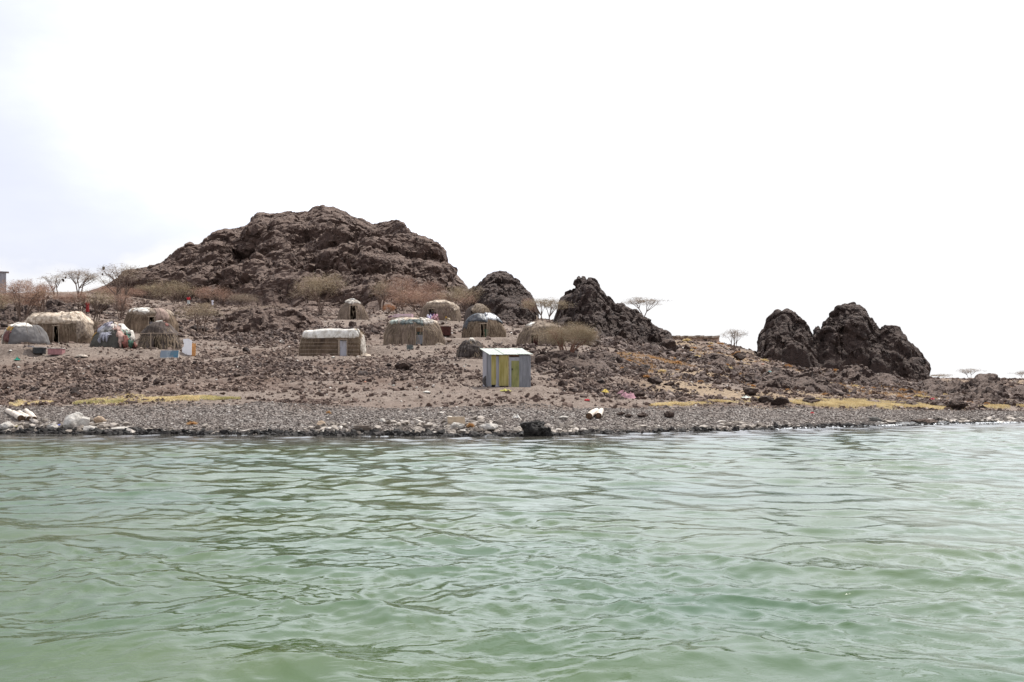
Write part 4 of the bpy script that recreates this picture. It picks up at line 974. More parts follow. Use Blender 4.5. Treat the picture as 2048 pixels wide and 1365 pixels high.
for xx in (-.28, .2):
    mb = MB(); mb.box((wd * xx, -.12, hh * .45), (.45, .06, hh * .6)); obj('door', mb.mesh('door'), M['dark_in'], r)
# metal hut at the far left
D = 175; p = W(0, 588, D)
r = empty('metal_cabin', (p.x - .6, p.y, p.z - 1.2), 0.47, 'grey metal cabin with a flat overhanging roof at the left edge above the thorn trees', 'cabin')
hh = (588 - 544) * D / F + 1.2
panel(r, 'wall', plain('rusty_pink_sheet', (.34, .26, .24)), -2.2, .35, 0, hh, 0, .05, .015); panel(r, 'wall', M['zinc_light'], .36, 1.5, 0, hh, 0, .05, .015)
side_c = MB(); side_c.box((1.47, 1.5, hh / 2), (.05, 2.9, hh)); side_c.box((-2.2, 1.5, hh / 2), (.05, 2.9, hh)); side_c.box((-.35, 2.98, hh / 2), (3.6, .05, hh)); obj('side_wall', side_c.mesh('side_wall'), M['zinc'], r)
mb = MB(); mb.box((-.2, 1.4, hh + .10), (4.3, 3.6, .09), rx=.03); obj('roof', mb.mesh('roof'), M['zinc_light'], r)
mb = MB(); mb.box((-2.0 + .55, -.04, hh * .62), (.5, .05, .5)); obj('window', mb.mesh('window'), M['dark_in'], r)

# ------------------------------------------------------------------ boulders one can tell apart
def ico_pts(sub):
    import bmesh
    bm = bmesh.new(); bmesh.ops.create_icosphere(bm, subdivisions=sub, radius=1.0)
    V = np.array([v.co[:] for v in bm.verts]); Fc = np.array([[v.index for v in f.verts] for f in bm.faces]); bm.free(); return V, Fc
ICO2, ICO3, ICO4 = ico_pts(2), ico_pts(3), ico_pts(4)
def rock_mesh(name, seed, base=ICO3, cuts=9, rough=.12, fr=2.0):
    rg = np.random.default_rng(seed); V, Fc = base[0].copy(), base[1]
    for _ in range(cuts):
        n = rg.normal(size=3); n /= np.linalg.norm(n); k = rg.uniform(.48, .85); d = np.maximum(0, V @ n - k); V -= d[:, None] * n * .9
    V += V * (fbm(V * fr + seed, 4, seed) * rough * 2)[:, None]
    return mesh(name, V, Fc)
rock_protos = [rock_mesh('boulder', 100 + i, ICO2 if i % 2 else ICO3, 10) for i in range(8)]
for m_ in rock_protos: m_.materials.append(M['crag'] if m_.name[-1] in '135' else M['rock'])
taken = []
def place_rock(name, px, py, D, w_, h_, d_=None, me=None, m=None, label=None, cat='rock', rz=None, group=None, sink=0.2):
    """w_, h_ in photo pixels; py = row of the foot"""
    p = W(px, py, D); g = GZ(p.x, D)
    W_ = w_ * D / F; H_ = h_ * D / F; d_ = (d_ or w_) * D / F * .8
    o = bpy.data.objects.new(name, me); COL.objects.link(o)
    if m is not None and not me.materials: me.materials.append(m)
    V = np.array([v.co[:] for v in me.vertices]); ex = V.max(0) - V.min(0)
    o.scale = (W_ / ex[0], d_ / ex[1], H_ * (1 + sink) / ex[2])
    z0 = -V[:, 2].min() * o.scale[2]
    o.location = (p.x, D, g - sink * H_ + z0); 
    o.rotation_euler = (0, 0, rz if rz is not None else 0)
    taken.append((p.x, D)); return tag(o, label, cat, group)
def Dof(px, py):
    """distance at which the ground shows in this row"""
    u = (px - 1024) / F; d = np.arange(34, 170, .15); z = ground_z(u * d, d); rows = HZ - (z - CAMZ) * F / d
    run = np.minimum.accumulate(rows); i = np.argmax(run <= py); return float(d[i]) if run.min() <= py else 120.
SP = [  # px, foot row, width, height, seed, material, label
 (1068, 873, 56, 40, 201, 'black_stone', 'tall black rock standing at the water edge right of the middle'),
 (1096, 873, 26, 30, 202, 'black_stone', 'narrow dark slab leaning on the tall black rock at the water edge'),
 (1046, 872, 16, 12, 203, 'wet', 'small brown rock at the left foot of the tall black shoreline rock'),
 (401, 873, 34, 17, 204, 'wet', 'dark wet rock with a pointed top at the water edge on the left'),
 (232, 883, 60, 9, 205, 'wet', 'flat black rock awash in the shallows left of the pointed wet rock'),
 (265, 879, 26, 6, 206, 'wet', 'small flat black rock awash beside the larger flat one'),
 (1820, 858, 56, 14, 207, 'wet', 'largest black rock in the water edge on the right shore'),
 (1882, 852, 34, 9, 208, 'wet', 'low black rock at the water edge right of the largest black one'),
 (1855, 850, 60, 12, 222, 'rock', 'brown rock behind the black rocks on the right shore'),
 (974, 874, 36, 12, 209, 'wet', 'flat dark rock at the water edge just left of the tall black rock'),
 (803, 739, 38, 19, 210, 'rock', 'dark boulder with a pale top alone on the slope below the large rounded hut'),
 (198, 749, 20, 13, 211, 'rock', 'dark brown boulder alone on the stony ground below the rag covered hut'),
 (1284, 856 - 20, 24, 11, 212, 'rock', 'brown block of rock lying on the shingle right of the two cream logs'),
 (1338, 836, 22, 14, 213, 'rock', 'small dark block of rock farthest right on the grey shingle'),
 (1258, 835, 18, 7, 214, 'rock', 'low brown stone between the cream logs and the brown block'),
 (1243, 832, 18, 8, 215, 'rock', 'greenish low stone just right of the two cream logs'),
 (1262, 797, 52, 18, 216, 'crag', 'black rock under the pink cloth'),
 (1310, 728 + 40, 30, 14, 217, 'crag', 'dark rock on the sandy slope above the rock with pink cloth'),
 (1432, 725, 46, 19, 218, 'crag', 'square dark boulder in the orange grass below the skyline tree'),
 (1480, 722, 26, 17, 219, 'crag', 'dark boulder right of the square one in the orange grass'),
 (1910, 820, 42, 22, 220, 'crag', 'big dark boulder at the right end of the yellow grass strip'),
 (1340, 684 + 20, 34, 26, 221, 'crag', 'brown boulder at the right foot of the jagged crag'),
 (1560, 812, 40, 18, 223, 'crag', 'dark boulder at the edge of the shingle below the jagged outcrop'),
 (1532, 806, 34, 14, 224, 'crag', 'low dark boulder left of the one at the shingle edge'),
 (1618, 808, 36, 14, 225, 'crag', 'dark boulder at the yellow grass edge right of the shingle boulders'),
 (705, 655, 16, 12, 226, 'rock', 'brown stone between the small white capped hut and the box shaped hut'),
 (1500, 791, 32, 17, 228, 'crag', 'upright dark boulder beside the rounded brown mound'),
 (205, 622, 30, 14, 230, 'crag', 'dark boulder under the thorn trees right of the standing person in red'),
 (188, 628, 34, 8, 231, 'crag', 'low dark boulder below the thorn trees left of the darker boulder'),
]
for (px, py, w_, h_, sd_, mn, lab) in SP:
    D = Dof(px, min(py, 868 if px < 1250 else 900)) if py < 868 else CAMZ * F / (py - HZ)
    mm = {'black_stone': M['wet'] if sd_ != 201 and sd_ != 202 else M.setdefault('black_rock', simple('black_rock', (0.010, 0.009, 0.008), (0.050, 0.044, 0.038), 4, .7, 1.0, .12))}.get(mn, M['outcrop'] if mn == 'crag' else M.get(mn))
    me = rock_mesh('boulder', sd_, ICO4 if w_ > 40 else ICO3, 10, .28 if sd_ in (201, 202) else .17, 2.6)
    o = place_rock('boulder', px, py, D, w_, h_, me=me, m=mm, label=lab)
# weathered boulders scattered over the slope: the largest of the loose rock
GRP = 'loose boulders strewn over the slope'
cnt = 0; BO = []
while cnt < 230:
    if cnt % 3: (fp, fd, rx_, ry_, _n, _m) = random.choice(FIELDS[:14]); x = (fp - 1024) / F * fd + random.gauss(0, rx_ * .55); y = fd + random.gauss(0, ry_ * .55)
    else: u = random.uniform(-.53, .53); y = random.uniform(46, 100); x = u * y
    if y < beach_d(x / y) + 2 or abs(x / y) > .53: continue
    if not hutfree(np.array([x]), np.array([y]), .9)[0]: continue
    be, pa, gr, re = zones(np.array([x]), np.array([y]), 0)
    if pa[0] > .55: continue
    s_ = random.uniform(.18, .44) * (y / 62)
    o = bpy.data.objects.new('boulder', rock_protos[cnt % 8]); COL.objects.link(o)
    o.scale = (s_ * random.uniform(.8, 1.3), s_ * random.uniform(.7, 1), s_ * random.uniform(.5, .85)); o.rotation_euler = (random.uniform(-.3, .3), random.uniform(-.3, .3), random.uniform(0, 6.28))
    o.location = (x, y, GZ(x, y) + s_ * .15)
    BO.append(o)
    zone = 'right' if x / y > .12 else ('left' if x / y < -.2 else 'mid')
    lab = {'right': 'dark basalt boulder strewn over the dry grassy slope of the right half', 'left': 'dark brown boulder strewn over the stony slope around the left huts', 'mid': 'dark brown boulder strewn over the slope around the middle huts and shed'}[zone]
    tag(o, lab, 'rock', GRP + {'right': ', right half', 'left': ', left huts', 'mid': ', middle'}[zone]); cnt += 1

# ------------------------------------------------------------------ thorn trees
M['bark'] = simple('thorn_bark', (0.10, 0.068, 0.052), (0.22, 0.165, 0.135), 9, .9, .4, .02, .1)
M['bark_red'] = simple('red_thorn_bark', (0.15, 0.075, 0.052), (0.29, 0.165, 0.12), 9, .9, .4, .02, .1)
def twig_mat(name, a, b_, c):
    m, nt, b = mat(name); nt.links.new(ramp(nt, noise(nt, coord(nt), 0.9, 4), [(.3, a), (.5, b_), (.7, c)]), b.inputs['Base Color'])
    b.inputs['Roughness'].default_value = .9; b.inputs['Specular IOR Level'].default_value = .1; return m
M['tw_pink'] = twig_mat('pinkish_twigs', (0.25, 0.155, 0.115), (0.41, 0.27, 0.205), (0.38, 0.28, 0.19))
M['tw_olive'] = twig_mat('olive_twigs', (0.25, 0.20, 0.13), (0.36, 0.295, 0.20), (0.38, 0.285, 0.21))
M['tw_pale'] = twig_mat('pale_twigs', (0.24, 0.19, 0.14), (0.33, 0.265, 0.20), (0.38, 0.30, 0.23))
M['tw_orange'] = twig_mat('orange_twigs', (0.30, 0.14, 0.06), (0.42, 0.20, 0.09), (0.38, 0.22, 0.12))
def thorn_tree(label, x0, x1, top, px, foot, D, m='tw_pink', bark='bark', flat=0.5, bottom=None, n=4200, stems=3, seed=1, airy=0.5, wd=.022, cat='tree', group=None, name='thorn_tree'):
    """crown spans columns x0..x1 and starts at row top; trunk foot at (px, foot); bottom = lowest row of the crown"""
    rg = np.random.default_rng(seed * 13 + 5)
    p = W(px, foot, D); zg = GZ(p.x, D)
    if abs(zg - p.z) > 1.5: zg = p.z
    n = int(n * .88); wd *= .92
    root = empty(name, (p.x, D, zg - .05), 0, label, cat, group)
    k = D / F; zt = (HZ - top) * k + CAMZ - zg; bottom = bottom if bottom else top + (foot - top) * .45
    zb = (HZ - bottom) * k + CAMZ - zg
    cx = ((x0 + x1) / 2 - px) * k; rx = (x1 - x0) / 2 * k; ry = rx * .8; zt = max(zt, zb + .3)
    mb = MB(); ends = []
    tr = max(.035, .028 * zt)
    def branch(p0, p1, r0, r1, depth):
        p0 = Vector(p0); p1 = Vector(p1); mid = (p0 + p1) / 2 + Vector(rg.normal(0, .07, 3)) * (p1 - p0).length + Vector((0, 0, .06 * (p1 - p0).length * (1 if depth else -1)))
        mb.tube([p0, mid, p1], [r0, (r0 + r1) / 2, r1], 5 if depth < 2 else 4, False); return mid
    fork = zb * (0.55 if stems > 3 else .75)
    nm = 7 + int(rx * 1.6)
    for s_ in range(stems):
        a = 2 * math.pi * s_ / stems + rg.uniform(-.5, .5); b0 = Vector((math.cos(a) * tr * (2.5 if stems > 3 else .7), math.sin(a) * tr * (2.5 if stems > 3 else .7), -.1))
        f = Vector((math.cos(a) * rx * .18 + cx * .35, math.sin(a) * ry * .18, fork * rg.uniform(.7, 1.1)))
        branch(b0, f, tr * (1 if stems < 4 else .8), tr * .65, 0)
        for j in range(max(3, nm // stems + 1)):
            aa = a + rg.uniform(-1.3, 1.3); rr = math.sqrt(rg.uniform(.05, 1)) * .86
            e = Vector((cx + math.cos(aa) * rx * rr, math.sin(aa) * ry * rr, zb + (zt - zb) * rg.uniform(.25, .9) * (1 - .35 * rr * rr)))
            mid = branch(f, e, tr * .5, tr * .16, 1); ends.append((e, 1.0))
            for q in range(3):
                base = f.lerp(e, rg.uniform(.45, .9)); d_ = Vector((rg.normal() * rx * .30, rg.normal() * ry * .30, rg.uniform(-.02, .42) * (zt - zb)))
                e2 = base + d_; e2.z = min(e2.z, zt * .99); branch(base, e2, tr * .2, tr * .07, 2); ends.append((e2, .7))
    obj('trunk', mb.mesh('trunk'), M[bark], root)
    # crown: flat pads of bare twigs round the branch ends
    E = np.array([list(e) for e, _ in ends]); ne = len(E)
    # extra pads keep the outline full
    ex = 22; aa = rg.uniform(0, 6.283, ex); rr = np.sqrt(rg.random(ex))
    hz = 1 - flat * rr ** 2
    E2 = np.stack([cx + rx * .92 * rr * np.cos(aa), ry * .92 * rr * np.sin(aa), zb + (zt - zb) * (hz * rg.uniform(.55, .98, ex))], -1)
    E = np.concatenate([E, E2]); ne = len(E)
    padr = rx * rg.uniform(.07, .24, ne); wgt_ = rg.uniform(.15, 1, ne) ** 1.5 * (padr / rx); which = rg.choice(ne, n, p=wgt_ / wgt_.sum())
    c = E[which]; g1 = rg.normal(size=(n, 3)); pr = padr[which][:, None]
    thick = (zt - zb) * (.055 + .10 * (1 - airy))
    P = c + g1 * np.array([1, 1, 0]) * pr * .55 + np.stack([0 * c[:, 0], 0 * c[:, 0], g1[:, 2] * thick], -1)
    P[:, 2] = np.minimum(P[:, 2], zt * 1.0 + rg.normal(0, .04, n) * (zt - zb)); P[:, 2] = np.maximum(P[:, 2], zb - .15 * (zt - zb) * rg.random(n))
    dr = P - c; dr[:, 2] = np.abs(dr[:, 2]) * .3 + rg.uniform(-.1, .35, n) * np.linalg.norm(dr[:, :2], axis=1); dr += rg.normal(0, .25, (n, 3)) * pr
    dr /= np.linalg.norm(dr, axis=1, keepdims=True) + 1e-9
    ln = rg.uniform(.10, .34, n)[:, None] * max(.55, min(1.6, rx / 2.2))
    sd_ = np.cross(dr, rg.normal(size=(n, 3))); sd_ /= np.linalg.norm(sd_, axis=1, keepdims=True) + 1e-9
    w2 = wd * (D / 90) ** .8 * rg.uniform(.5, 1.3, n)[:, None]
    V = np.stack([P - sd_ * w2 * .5, P + sd_ * w2 * .5, P + dr * ln], 1).reshape(-1, 3)
    o = obj('crown', mesh('crown', V, np.arange(3 * n).reshape(-1, 3)), M[m], root)
    return root, (p.x, D, zg)
T = thorn_tree
T('broad pinkish thorn tree behind the two leftmost huts', -10, 92, 560, 47, 640, 80, 'tw_pink', flat=.35, bottom=604, n=11000, stems=4, seed=1, airy=.2)
T('pinkish thorn tree leaning at the right side of the broad leftmost one', 48, 112, 563, 80, 628, 84, 'tw_pink', flat=.5, bottom=598, n=5200, stems=3, seed=2, airy=.3)
T('low olive thorn tree cut by the left edge of the picture', -70, 22, 575, -20, 640, 82, 'tw_olive', flat=.4, bottom=610, n=7000, stems=4, seed=3, airy=.2)
T('thin bare thorn tree on the skyline left of the tree with bird nests', 76, 132, 549, 110, 590, 150, 'tw_pale', flat=.6, bottom=566, n=1300, stems=3, seed=4, airy=.8)
T('flat topped thorn tree on the skyline with bird nests at its left', 113, 204, 538, 157, 592, 140, 'tw_pale', flat=.55, bottom=562, n=3400, stems=3, seed=5, airy=.6)
T('tallest airy thorn tree in front of the left end of the big hill', 193, 292, 526, 243, 600, 125, 'tw_pale', flat=.5, bottom=562, n=3600, stems=4, seed=6, airy=.7)
T('low thorn tree left of the person in red, above the long pale roofed hut', 130, 180, 582, 165, 632, 92, 'tw_pink', flat=.5, bottom=603, n=3200, stems=3, seed=7, airy=.3)
T('low thorn tree right of the person in red, with an olive top', 172, 232, 580, 192, 635, 92, 'tw_olive', flat=.5, bottom=606, n=3800, stems=4, seed=8, airy=.3)
T('thin thorn tree with a dark upright stem above the scruffy mat hut', 212, 262, 584, 240, 628, 94, 'tw_pink', bark='bark', flat=.5, bottom=603, n=1600, stems=2, seed=9, airy=.6)
T('olive green thorn bush at the foot of the hill behind the person in red shirt', 300, 392, 562, 352, 612, 142, 'tw_olive', flat=.7, bottom=596, n=5200, stems=4, seed=10, airy=.15)
T('pinkish thorn bush at the foot of the hill beside the person in white', 385, 470, 573, 432, 608, 140, 'tw_pink', flat=.7, bottom=600, n=4200, stems=4, seed=11, airy=.15)
T('olive thorn tree on the slope between the straw hut and the brown mound', 360, 450, 608, 400, 672, 84, 'tw_olive', flat=.6, bottom=636, n=4200, stems=3, seed=12, airy=.3)
T('wide thorn tree before the hill, left of the small white capped hut', 583, 698, 546, 638, 632, 104, 'tw_olive', flat=.5, bottom=592, n=7000, stems=3, seed=13, airy=.4)
T('pinkish thorn tree at the hill foot right of the small white capped hut', 762, 835, 545, 800, 610, 126, 'tw_pink', flat=.6, bottom=598, n=5000, stems=4, seed=14, airy=.3)
T('wide pinkish thorn tree with dark forking limbs in front of the pale back hut', 770, 905, 575, 845, 640, 98, 'tw_pink', bark='bark', flat=.55, bottom=612, n=8000, stems=4, seed=15, airy=.2)
T('olive thorn tree behind the roof of the pale back hut', 870, 962, 572, 910, 632, 104, 'tw_olive', flat=.6, bottom=604, n=5000, stems=3, seed=16, airy=.3)
T('bare thorn tree standing before the pale back hut, right of its doorway', 880, 922, 600, 892, 640, 91, 'tw_pale', flat=.4, bottom=618, n=500, stems=3, seed=17, airy=.8)
T('umbrella thorn tree in the gap between the rounded crag and the jagged crag', 1045, 1140, 595, 1090, 655, 92, 'tw_olive', flat=.5, bottom=616, n=4600, stems=2, seed=18, airy=.45)
T('wide spreading thorn bush with reddish stems over the dark rock heap', 1074, 1194, 645, 1132, 708, 63, 'tw_olive', bark='bark_red', flat=.5, bottom=684, n=23000, stems=6, seed=19, airy=.1, wd=.015)
T('lone flat topped thorn tree on the skyline behind the jagged crag', 1245, 1328, 594, 1285, 640, 118, 'tw_pale', flat=.4, bottom=610, n=2300, stems=2, seed=20, airy=.75)
T('small wispy thorn tree on the skyline right of the long stone house', 1440, 1496, 658, 1468, 692, 112, 'tw_pale', flat=.5, bottom=676, n=1900, stems=4, seed=21, airy=.5)
T('tiny flat topped thorn tree far off on the right skyline', 1916, 1960, 737, 1938, 757, 240, 'tw_pale', flat=.4, bottom=746, n=1500, stems=2, seed=22, airy=.6)
T('tiny far thorn tree cut by the right edge of the picture', 2028, 2075, 741, 2046, 765, 230, 'tw_pale', flat=.4, bottom=752, n=1500, stems=2, seed=23, airy=.6)
T('tiny far thorn tree at the right foot of the crags', 1862, 1908, 748, 1882, 760, 220, 'tw_olive', flat=.4, bottom=754, n=1200, stems=3, seed=24, airy=.5)
T('small orange leaved shrub on a thin stem left of the pink upturned boat', 766, 790, 608, 772, 640, 92, 'tw_orange', flat=.5, bottom=622, n=1300, stems=1, seed=25, airy=.1, cat='shrub', name='orange_shrub')
for i, (x0_, x1_, t_, f_, D_, m_, lab) in enumerate([
    (178, 300, 572, 600, 150, 'tw_pink', 'low tangled thorn scrub on the slope left of the olive bush at the hill foot'), (268, 330, 568, 590, 160, 'tw_olive', 'low olive thorn scrub where the hill rises on its left side'),
    (455, 520, 588, 612, 138, 'tw_pale', 'pale low thorn scrub at the hill foot right of the person in white'), (735, 790, 560, 602, 128, 'tw_olive', 'olive thorn scrub at the hill foot left of the pinkish tree'),
    (825, 890, 560, 600, 124, 'tw_pink', 'pinkish thorn scrub at the hill foot behind the tree with dark forking limbs'), (905, 955, 582, 615, 112, 'tw_pink', 'pinkish thorn scrub between the big hill and the rounded crag'),
    (-20, 60, 592, 628, 94, 'tw_olive', 'olive thorn scrub over the rocks at the left edge behind the broad leftmost tree'), (98, 150, 585, 618, 98, 'tw_pink', 'pinkish thorn scrub over the dark rocks behind the long cream roofed hut'),
    (225, 262, 592, 628, 102, 'tw_pink', 'small pinkish thorn scrub above the scruffy mat hut'), (1030, 1075, 596, 640, 112, 'tw_pink', 'pinkish thorn scrub at the right foot of the rounded crag'),
    (178, 205, 640, 668, 78, 'tw_pale', 'pale dry scrub between the long cream roofed hut and the scruffy mat hut'), (960, 1000, 590, 615, 116, 'tw_olive', 'thin olive thorn scrub before the rounded crag'), (470, 560, 612, 632, 96, 'tw_pale', 'pale dry scrub along the top of the broad brown mound')]):
    T(lab, x0_, x1_, t_, (x0_ + x1_) / 2, f_, D_, m_, flat=.6, bottom=t_ + (f_ - t_) * .75, n=int(2200 + 40 * (x1_ - x0_)), stems=5, seed=40 + i, airy=.2, cat='shrub', name='thorn_scrub', wd=.016)
# weaver bird nests hanging in the skyline trees
for i, (px, py, D, sz, lab) in enumerate([(207, 537, 126, .19, 'larger dark bird nest high at the left edge of the tallest airy thorn tree'), (205, 549, 126, .12, 'small bird nest below the larger one at the tallest airy thorn tree'),
    (131, 556, 140, .13, 'small dark bird nest low in the flat topped skyline thorn tree'), (126, 561, 140, .19, 'dark bird nest lowest at the left of the flat topped skyline thorn tree'), (186, 557, 140, .12, 'small bird nest at the right of the flat topped skyline thorn tree')]):
    me = rock_mesh('bird_nest', 300 + i, ICO2, 3, .15); p = W(px, py, D)
    o = obj('bird_nest', me, simple('dry_grass_nest', (.03, .022, .018), (.08, .06, .045), 12, .95, .5) if i == 0 else None, None, p); me.materials.append(bpy.data.materials['dry_grass_nest']) if not me.materials else None
    o.scale = (sz, sz, sz * 1.3); tag(o, lab, 'bird nest')

# ------------------------------------------------------------------ people
def skin_obj(name, verts, edges, radii, m, parent, sub=2):
    me = bpy.data.meshes.new(name); me.from_pydata(verts, edges, []); o = bpy.data.objects.new(name, me); COL.objects.link(o); o.parent = parent
    md = o.modifiers.new('skin', 'SKIN'); me.materials.append(m)
    if not me.skin_vertices: me.attributes
    lay = me.skin_vertices[0].data if me.skin_vertices else None
    if lay is None: return o
    for i, r_ in enumerate(radii): lay[i].radius = (r_, r_) if not hasattr(r_, '__len__') else r_
    lay[0].use_root = True
    s_ = o.modifiers.new('sub', 'SUBSURF'); s_.levels = sub; s_.render_levels = sub
    return o
M['skin'] = plain('dark_skin', (0.075, 0.042, 0.028), .6, 0, .1)
M['hair'] = plain('black_hair', (0.012, 0.010, 0.009), .8)
def person(label, loc, rz, H, pose, top, lower, top_m, low_m, robe=False):
    root = empty('person', loc, rz, label, 'person')
    k = H / 1.72
    if pose == 'stand':
        J = {'pel': (0, 0, .95), 'bel': (0, .01, 1.08), 'che': (0, .0, 1.28), 'neck': (0, -.01, 1.45), 'head': (0, -.03, 1.56), 'crown': (0, -.02, 1.66),
             'shl': (-.17, 0, 1.40), 'ell': (-.24, .03, 1.13), 'wrl': (-.25, -.06, .90), 'hal': (-.25, -.09, .82), 'shr': (.17, 0, 1.40), 'elr': (.25, .02, 1.13), 'wrr': (.22, -.10, .92), 'har': (.21, -.13, .84),
             'hil': (-.09, 0, .90), 'knl': (-.10, -.02, .50), 'anl': (-.10, .02, .09), 'tol': (-.11, -.13, .03), 'hir': (.09, 0, .90), 'knr': (.10, -.05, .50), 'anr': (.12, -.02, .09), 'tor': (.14, -.17, .03)}
    else:
        J = {'pel': (0, 0, .12), 'bel': (0, -.02, .26), 'che': (0, -.05, .44), 'neck': (0, -.09, .60), 'head': (0, -.13, .70), 'crown': (0, -.13, .80),
             'shl': (-.17, -.05, .55), 'ell': (-.24, -.14, .34), 'wrl': (-.14, -.34, .33), 'hal': (-.09, -.40, .34), 'shr': (.17, -.05, .55), 'elr': (.24, -.14, .34), 'wrr': (.14, -.34, .31), 'har': (.09, -.40, .32),
             'hil': (-.10, -.02, .12), 'knl': (-.20, -.38, .36), 'anl': (-.12, -.58, .07), 'tol': (-.12, -.70, .03), 'hir': (.10, -.02, .12), 'knr': (.22, -.36, .34), 'anr': (.13, -.56, .07), 'tor': (.13, -.68, .03)}
    Rr = dict(pel=.13, bel=.12, che=.135, neck=.055, head=.085, crown=.05, shl=.06, ell=.042, wrl=.028, hal=.035, shr=.06, elr=.042, wrr=.028, har=.035, hil=.085, knl=.058, anl=.04, tol=.03, hir=.085, knr=.058, anr=.04, tor=.03)
    ks = list(J); ix = {n_: i for i, n_ in enumerate(ks)}
    E = [('pel', 'bel'), ('bel', 'che'), ('che', 'neck'), ('neck', 'head'), ('head', 'crown'), ('che', 'shl'), ('shl', 'ell'), ('ell', 'wrl'), ('wrl', 'hal'), ('che', 'shr'), ('shr', 'elr'), ('elr', 'wrr'), ('wrr', 'har'), ('pel', 'hil'), ('hil', 'knl'), ('knl', 'anl'), ('anl', 'tol'), ('pel', 'hir'), ('hir', 'knr'), ('knr', 'anr'), ('anr', 'tor')]
    skin_obj('body', [tuple(Vector(J[q]) * k) for q in ks], [(ix[a], ix[b]) for a, b in E], [Rr[q] * k for q in ks], M['skin'], root, 1)
    # shirt: a slightly larger skin over trunk and upper arms
    up = ['pel', 'bel', 'che', 'shl', 'ell', 'shr', 'elr']; iu = {n_: i for i, n_ in enumerate(up)}
    eu = [('pel', 'bel'), ('bel', 'che'), ('che', 'shl'), ('shl', 'ell'), ('che', 'shr'), ('shr', 'elr')]
    skin_obj(top, [tuple(Vector(J[q]) * k) for q in up], [(iu[a], iu[b]) for a, b in eu], [Rr[q] * k * 1.28 + .01 for q in up], top_m, root, 1)
    if pose == 'stand':
        n = 18; V = []; lev = [(1.04, .17, .13), (.85, .19, .15), (.55, .19, .16), (.28 if robe else .50, .21, .17)]
        for z, a, b in lev:
            for i in range(n):
                an = 6.283 * i / n; ww = 1 + .08 * math.sin(an * 5 + z * 3); V.append((math.cos(an) * a * ww * k, math.sin(an) * b * ww * k, z * k))
        V = np.array(V).reshape(4, n, 3).transpose(1, 0, 2).reshape(-1, 3); obj(lower, mesh(lower, V, gridf(n, 4, True), smooth=True), low_m, root)
    else:
        lo = ['pel', 'hil', 'knl', 'anl', 'hir', 'knr', 'anr']; il = {n_: i for i, n_ in enumerate(lo)}
        el = [('pel', 'hil'), ('hil', 'knl'), ('knl', 'anl'), ('pel', 'hir'), ('hir', 'knr'), ('knr', 'anr')]
        skin_obj(lower, [tuple(Vector(J[q]) * k) for q in lo], [(il[a], il[b]) for a, b in el], [Rr[q] * k * 1.5 + .02 for q in lo], low_m, root, 1)
    c = Vector(J['crown']) * k; me = mesh('hair', ICO2[0] * np.array([.095, .105, .075]) * k + np.array([c.x, c.y + .015, c.z - .02]), ICO2[1], smooth=True); obj('hair', me, M['hair'], root)
    hd = Vector(J['head']) * k; fm = MB(); fm.box((hd.x, hd.y - .088 * k, hd.z + .0), (.022 * k, .03 * k, .04 * k), taper=.6); obj('nose', fm.mesh('nose'), M['skin'], root)
    return root
red = plain('red_cloth', (0.42, 0.025, 0.03), .8, 0, .12); dred = plain('dark_red_cloth', (0.23, 0.022, 0.02), .8, 0, .12); wht = plain('white_shirt', (0.72, 0.70, 0.76), .8, 0, .06); grn = plain('pale_grey_cloth', (0.42, 0.45, 0.43), .8, 0, .1)
def ploc(px, py, D):
    p = W(px, py, D); g = GZ(p.x, D); return (p.x, D, g)
def pz(px, py, D): p = W(px, py, D); return (p.x, D, max(GZ(p.x, D), p.z - .3))
person('person in a red shirt and pale skirt standing by the olive bush below the hill', pz(377, 617, 132), .3, 1.55, 'stand', 'shirt', 'skirt', red, grn)
person('person in white standing right of the one in the red shirt, below the hill', pz(425, 612, 134), -.5, 1.1, 'stand', 'shirt', 'trousers', wht, wht)
person('person in a dark red robe standing under the thorn trees at the left', pz(175, 627, 100), .8, 1.45, 'stand', 'robe_top', 'robe', dred, dred, True)
p = pz(858, 645, 91.6); person('person in white sitting at the left of the group at the pale back hut', p, .5, 1.6, 'sit', 'shirt', 'wrap', wht, plain('lilac_wrap', (.5, .45, .58)))
p = pz(864.5, 645, 91.9); person('person in deep purple sitting in the doorway of the pale back hut', p, 0, 1.75, 'sit', 'shirt', 'wrap', plain('purple_shirt', (.06, .03, .16)), plain('purple_wrap', (.09, .05, .22)))
p = pz(872, 645, 91.4); person('person in pink sitting at the right of the group at the pale back hut', p, -.5, 1.65, 'sit', 'shirt', 'wrap', plain('pink_shirt', (.55, .30, .36)), plain('pink_wrap', (.48, .28, .30)))
p = pz(892, 646, 91.6); person('child in yellow ochre crouching alone right of the pale back hut door', p, 1.2, 1.15, 'sit', 'shirt', 'shorts', plain('ochre_shirt', (.52, .30, .04)), plain('pale_shorts', (.5, .42, .3)))

# ------------------------------------------------------------------ things around the huts
def at(px, py, D=None):
    D = D or Dof(px, py); p = W(px, py, D); return Vector((p.x, D, GZ(p.x, D))), D / F
def lathe(mb, prof, n=20, c=(0, 0, 0), sx=1, sy=1):
    V = [(c[0] + math.cos(6.283 * i / n) * r_ * sx, c[1] + math.sin(6.283 * i / n) * r_ * sy, c[2] + z) for r_, z in prof for i in range(n)]
    Fc = [(j * n + i, j * n + (i + 1) % n, (j + 1) * n + (i + 1) % n, (j + 1) * n + i) for j in range(len(prof) - 1) for i in range(n)]
    mb.add(V, Fc)
